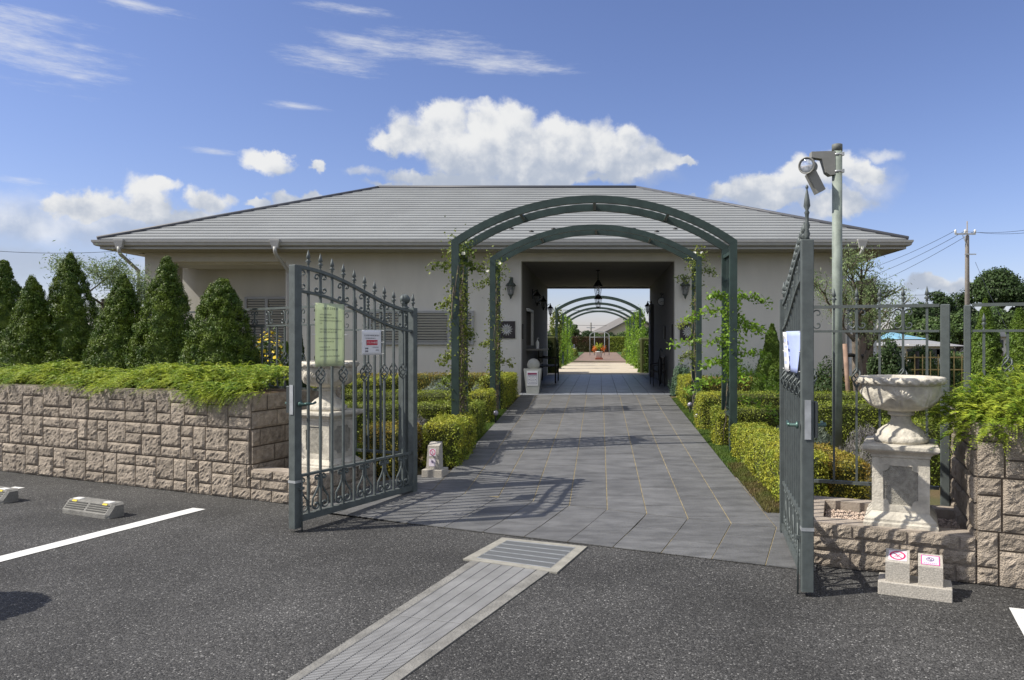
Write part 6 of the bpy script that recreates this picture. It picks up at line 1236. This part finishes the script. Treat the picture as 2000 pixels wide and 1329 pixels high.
b.tube([(-.86, -.9, 1.6), (.86, -.9, 1.6)], .02, 6); b.build('braces', M_wm, t)
py0 = 52.0; t = thing('flower_pot', 'white pot standing on a red-brown base in the middle of the far path', 'pot', (X(1170, py0), py0, gz(py0) + 0.01)); b = MB(); b.box(-0.27, 0.27, -0.27, 0.27, 0, 0.12, ch=0.01); b.build('base', mat('terracotta', (0.24, 0.07, 0.04), 0.8), t)
b = MB(); b.lathe([(0.19, 0.12), (0.23, 0.5), (0.27, 0.52), (0.27, 0.58), (0.24, 0.58), (0.22, 0.52), (0.02, 0.52)], 28); b.build('pot', M_white, t)
t = thing('potted_flowers', 'orange flowers and spiky yellow-green leaves growing in the white pot', 'flowers', (X(1170, py0), py0, gz(py0) + 0.54))
n = 260; a = RNG.uniform(0, 2 * PI, n); e_ = RNG.uniform(0.1, 1.0, n); D_2 = np.stack([np.cos(a) * (1 - e_ * .5), np.sin(a) * (1 - e_ * .5), e_ * 1.3], 1); c = D_2 * RNG.uniform(0.1, 0.36, (n, 1)) + np.array([[0, 0, .18]]); v, q = leaf_quads(c, RNG.normal(0, 1, (n, 3)), 0.30, 0.035, 0.2, t=D_2, tj=0.1); np_obj('foliage', v, q, leafmat('yucca', (0.42, 0.45, 0.04), (0.2, 0.3, 0.03), 0.3), t)
n = 700; s_ = np.where(RNG.random(n) < 0.5, -1, 1)[:, None]; c = np.concatenate([s_ * 0.24, np.zeros((n, 1)), np.full((n, 1), 0.20)], 1) + RNG.normal(0, 1, (n, 3)) * np.array([[0.10, 0.14, 0.10]]); v, q = leaf_quads(c, RNG.normal(0, 1, (n, 3)) + np.array([[0, -1, .3]]), 0.055, 0.045, 0.3); np_obj('blossom', v, q, M_orange, t)
n = 700; c = RNG.normal(0, 1, (n, 3)) * np.array([[0.15, 0.12, 0.09]]) + np.array([[0, 0, .10]]); v, q = leaf_quads(c, RNG.normal(0, 1, (n, 3)), 0.08, 0.04, 0.3); np_obj('foliage', v, q, M_tree2, t)
gg = 'polished gravestones in rows beyond the passage'; k = 0; M_gr = mat('grave_granite', (0.13, 0.13, 0.16), 0.25, var=0.25, vscale=3)
for s in (-1, 1):
    for j in range(5):
        y = 50 + j * 4.0; x_ = s * 2.55 + (0.05 if s > 0 else 0); side = 'left' if s < 0 else 'right'; o_ = ['nearest', 'second', 'middle', 'fourth', 'farthest'][j]
        t = thing('gravestone', 'dark polished gravestone, %s in the row %s of the far path' % (o_, side), 'gravestone', (x_, y, gz(y)), 0, gg); b = MB(); b.box(-0.45, 0.45, -0.7, 0.9, 0, 0.22, ch=0.02); b.box(-0.33, 0.33, -0.3, 0.6, 0.22, 0.42, ch=0.02); b.build('base', M_gr, t); b = MB(); b.box(-0.30, 0.30, 0.15, 0.42, 0.42, 0.98, ch=0.04); b.build('headstone', M_gr, t)
        b = MB()
        for q_ in range(2): b.lathe([(0.05, 0), (0.06, 0.2), (0.05, 0.22)], 8, ((-1) ** q_ * 0.3, -0.5, 0.22))
        b.build('vase', M_galv, t); nn = 60; c = RNG.normal(0, .07, (nn, 3)) + np.where(RNG.random(nn) < .5, -1, 1)[:, None] * np.array([[.3, 0, 0]]) + np.array([[0, -.5, .56]]); v, q = leaf_quads(c, RNG.normal(0, 1, (nn, 3)), .09, .07, .3); np_obj('blossom', v, q, M_yellow if (j + (s > 0)) % 2 else M_petal, t)
for (x_, y, l) in ((-1.98, 58, 'small round yellow-green clipped bush left of the far path'), (2.0, 60, 'small round green clipped bush right of the far path')): mound('round_bush', l, 'shrub', x_, y, 0.3, 0.75, M_ghedge, 1500, 0.08, 0.5)
# ---------------------------------------------------------------- far right: fence, houses, trees, utility pole
t = thing('bamboo_fence', 'yellow bamboo lattice fence with dark posts beyond the right fence', 'fence', (X(1715, 16), 16, 0.3)); M_bam = mat('bamboo', (0.40, 0.30, 0.11), 0.6, var=0.3, vscale=6); xa, xb = X(1715, 16), X(1990, 16)
b = MB()
for zz in (Z(698, 16), Z(722, 16)): b.tube([(xa, 15.97, zz), (xb, 15.97, zz)], 0.016, 8)
wpart(b, 'rail', M_bam, t); b = MB()
for i in range(18): x_ = xa + (xb - xa) * (i + .5) / 18; b.tube([(x_, 15.93, 0.3), (x_, 15.93, Z(692 if i % 3 else 686, 16))], 0.012, 8)
wpart(b, 'stakes', M_bam, t)
for i in range(5): x_ = xa + (xb - xa) * (i + .4) / 5; b = MB(); b.tube([(x_, 16.03, 0.2), (x_, 16.03, Z(686, 16))], 0.045, 10); wpart(b, 'post', M_dark, t)
def house(label, x0, x1, Y, ze, zr_, mroof, mwall, dp=7, win=3, name='house'):
    t = thing(name, label, 'house', ((x0 + x1) / 2, Y + dp / 2, 0)); b = MB(); b.box(x0, x1, Y, Y + dp, -0.2, ze); wpart(b, 'wall', mwall, t)
    b = MB(); o = 0.5; V = [(x0 - o, Y - o, ze - .1), (x1 + o, Y - o, ze - .1), (x1 + o, Y + dp + o, ze - .1), (x0 - o, Y + dp + o, ze - .1), (x0 + 0.3, Y + dp / 2, zr_), (x1 - 0.3, Y + dp / 2, zr_)]
    b.add(V, [(0, 1, 5, 4), (1, 2, 5), (2, 3, 4, 5), (3, 0, 4), (3, 2, 1, 0)]); wpart(b, 'roof', mroof, t)
    for i in range(win): xx = x0 + (x1 - x0) * (i + .5) / win; b = MB(); b.box(xx - .5, xx + .5, Y - .05, Y - .003, ze * 0.45, ze * 0.8); wpart(b, 'window', mat('far_window', (0.05, 0.06, 0.07), 0.2), t)
    return t
M_rt = mat('dark_tiles', (0.09, 0.095, 0.105), 0.6, var=0.15, vscale=1); M_ww = mat('house_wall', (0.62, 0.61, 0.57), 0.8, var=0.05)
house('traditional house with dark tiled roof and white walls among the far trees', X(1862, 62), X(1965, 62), 62, Z(655, 62), Z(628, 62), M_rt, M_ww)
house('low house with bright blue roof behind the fence', X(1764, 45), X(1792, 45), 45, Z(659, 45), Z(648, 45), mat('blue_roof', (0.20, 0.40, 0.52), 0.6), M_ww, 6)
house('white shed behind the bamboo fence', X(1775, 38), X(1862, 38), 38, Z(672, 38), Z(664, 38), mat('shed_roof', (0.3, 0.3, 0.3), 0.6), M_ww, 5)
grt = 'trees on the far right skyline'
far_tree('large round dark tree rising right of the utility pole', X(1948, 70), 70, Z(508, 70), 56 / F * 70, M_tree, 26000, 0.26, grt, seedv=61, trunk=0.42, blobs=26, tr=0.28)
far_tree('smaller dark tree at the right edge of the photo beside the round one', X(2010, 68), 68, Z(540, 68), 34 / F * 68, M_tree, 9000, 0.24, grt, seedv=62, trunk=0.3, blobs=10)
for i, (px, py, wpx, Y, m) in enumerate(((1838, 556, 42, 72, M_tree), (1880, 560, 42, 74, M_tree), (1796, 580, 34, 70, M_tree), (1765, 600, 24, 66, M_tree2), (1820, 612, 44, 58, M_tree2), (1870, 604, 48, 60, M_tree2), (1935, 600, 60, 66, M_tree2), (1990, 596, 50, 64, M_tree2), (1740, 632, 22, 60, M_tree), (2040, 580, 60, 70, M_tree))):
    l = ['dark layered tree left of the utility pole', 'dark tree directly behind the utility pole', 'dark tree at the left end of the far right group', 'small low tree at the start of the far group', 'mid-green tree below the dark ones, left of the pole', 'mid-green tree before the tiled house', 'brownish-green tree under the large round tree', 'brownish-green tree at the right photo edge', 'small dark tree beside the building corner', 'tree beyond the right photo edge'][i]
    far_tree(l, X(px, Y), Y, Z(py, Y), wpx / F * Y, m, 9000, 0.24, grt, seedv=70 + i, trunk=0.08, blobs=14)
t = thing('treeline', 'distant low line of dark woods along the horizon', 'woods'); t['kind'] = 'stuff'
def woods(xa, xb, Y, hgt, n, nm):
    x_ = RNG.uniform(xa, xb, n); hh_ = hgt * (0.7 + 0.3 * np.sin(x_ * 0.11) * np.sin(x_ * 0.037 + 1) + 0.15 * np.sin(x_ * 0.6)); z_ = RNG.random(n) ** 0.6 * hh_; c = np.stack([x_, Y + RNG.uniform(-4, 4, n), z_], 1); v, q = leaf_quads(c, RNG.normal(0, 1, (n, 3)) + np.array([[0, -1, .5]]), 1.1, .8, .5); o = np_obj(nm, v, q, M_tree, None); tag(o, None, None, kind='stuff'); return o
bpy.data.objects.remove(t)
o = woods(-260, -60, 200, 3.2, 9000, 'distant_woods'); tag(o, 'low line of woods on the left horizon behind the spruces', 'woods'); o = woods(60, 200, 120, 5.0, 9000, 'distant_woods'); tag(o, 'low dark woods behind the houses on the right horizon', 'woods')
# utility pole and lines
PXu, PYu = X(1889, 40), 40; zt_u = Z(432, 40)
t = thing('utility_pole', 'tall concrete utility pole with crossarms among the far trees', 'utility pole', (PXu, PYu, 0.12)); b = MB(); b.lathe([(0.15, -0.2), (0.10, Z(470, 40)), (0.10, zt_u - 0.9), (0.035, zt_u - 0.88), (0.03, zt_u - 0.12)], 14); b.build('shaft', mat('pole_concrete', (0.27, 0.245, 0.22), 0.9, var=0.1), t)
def uz(py): return Z(py, 40) - 0.12
b = MB(); b.box(X(1863, 40) - PXu, X(1903, 40) - PXu, -0.16, -0.08, uz(459), uz(456)); b.tube([(-0.1, -.12, uz(478)), (X(1878, 40) - PXu, -.12, uz(460))], 0.02, 5); b.build('crossarm', M_galv, t)
b = MB(); b.box(X(1882, 40) - PXu, X(1904, 40) - PXu, -0.16, -0.08, uz(498), uz(496)); b.build('crossarm', M_galv, t)
for px in (1864, 1883, 1902): b = MB(); b.lathe([(0.03, 0), (0.07, 0.03), (0.04, 0.08), (0.07, 0.11), (0.03, 0.2)], 10, (X(px, 40) - PXu, -.12, uz(456))); b.build('insulator', M_white, t)
def cable(label, p, q, sag, r=0.012, name='power_line', group='overhead cables'):
    p = Vector(p); q = Vector(q); pts = [p.lerp(q, i / 24) - Vector((0, 0, sag * 4 * (i / 24) * (1 - i / 24))) for i in range(25)]; b = MB(); b.tube(pts, r, 4); o = b.build(name, M_black); tag(o, label, 'cable', group); return o
c_ = lambda px, py, Y: (X(px, Y), Y, Z(py, Y))
cable('topmost overhead cable from the utility pole towards the building', c_(1863, 452, 40), c_(1600, 545, 62), 0.5); cable('middle overhead cable from the utility pole towards the building', c_(1883, 452, 40), c_(1600, 566, 62), 0.5); cable('lowest overhead cable from the utility pole towards the building', c_(1902, 452, 40), c_(1600, 590, 62), 0.5)
cable('overhead cable leaving the utility pole to the right, upper one', c_(1883, 452, 40), c_(2140, 420, 30), 0.3); cable('overhead cable leaving the utility pole to the right, lower one', c_(1902, 453, 40), c_(2140, 428, 30), 0.3)
cable('thin cable descending right of the utility pole', c_(1905, 512, 40), c_(1966, 640, 30), 0.1, 0.01); cable('thin cable crossing above the far trees', c_(1889, 556, 40), c_(2100, 560, 44), 0.2, 0.01)
cable('thin low cable left of the utility pole behind the fence', c_(1889, 572, 40), c_(1560, 572, 60), 0.2, 0.012); cable('thin lowest cable behind the right fence', c_(1700, 608, 50), c_(2100, 610, 50), 0.2, 0.012)
cable('thin cable entering from the left edge behind the olive tree', c_(-60, 486, 30), c_(330, 480, 34), 0.25, 0.012); cable('thin cable seen through the passage above the far arches', c_(1040, 603, 80), c_(1320, 603, 80), 0.2, 0.03); cable('thin lower cable seen through the passage', c_(1040, 633, 110), c_(1320, 633, 110), 0.2, 0.03)
gup = 'small utility poles seen through the passage'
for (px, py, l) in ((1257, 618, 'small distant utility pole at the right of the far opening'), (1154, 630, 'tiny distant utility pole left of the middle of the far opening')):
    t = thing('utility_pole', l, 'utility pole', (X(px, 120), 120, 0), group=gup); b = MB(); b.tube([(0, 0, -0.5), (0, 0, Z(py, 120))], 0.14, 6); b.build('shaft', M_conc, t); b = MB(); b.box(-.7, .7, -.05, .05, Z(py, 120) - .9, Z(py, 120) - .75); b.build('crossarm', M_galv, t)
# unseen stand-in shaped as a ball shrub, added to cast the asphalt shadow
t = thing('shadow_caster_shrub', 'ball shrub in a tub left of view, an added stand-in casting the asphalt shadow', 'shrub', (-4.32, 3.90, 0)); b = MB(); b.lathe([(0.15, 0), (0.2, 0.3), (0.22, 0.32), (0.19, 0.32), (0.18, 0.28), (0.01, 0.27)], 20); b.build('tub', M_conc, t); b = MB(); b.tube([(0, 0, .25), (0, 0, .7)], .03, 8); b.build('trunk', M_bark, t)
n = 9000; N = unit(RNG.normal(0, 1, (n, 3))); v, q = leaf_quads(N * RNG.uniform(.85, 1.02, (n, 1)) * np.array([[0.30, 0.30, 0.26]]) + np.array([[0, 0, .86]]), N, .035, .02, .8); np_obj('crown', v, q, M_ghedge, t)
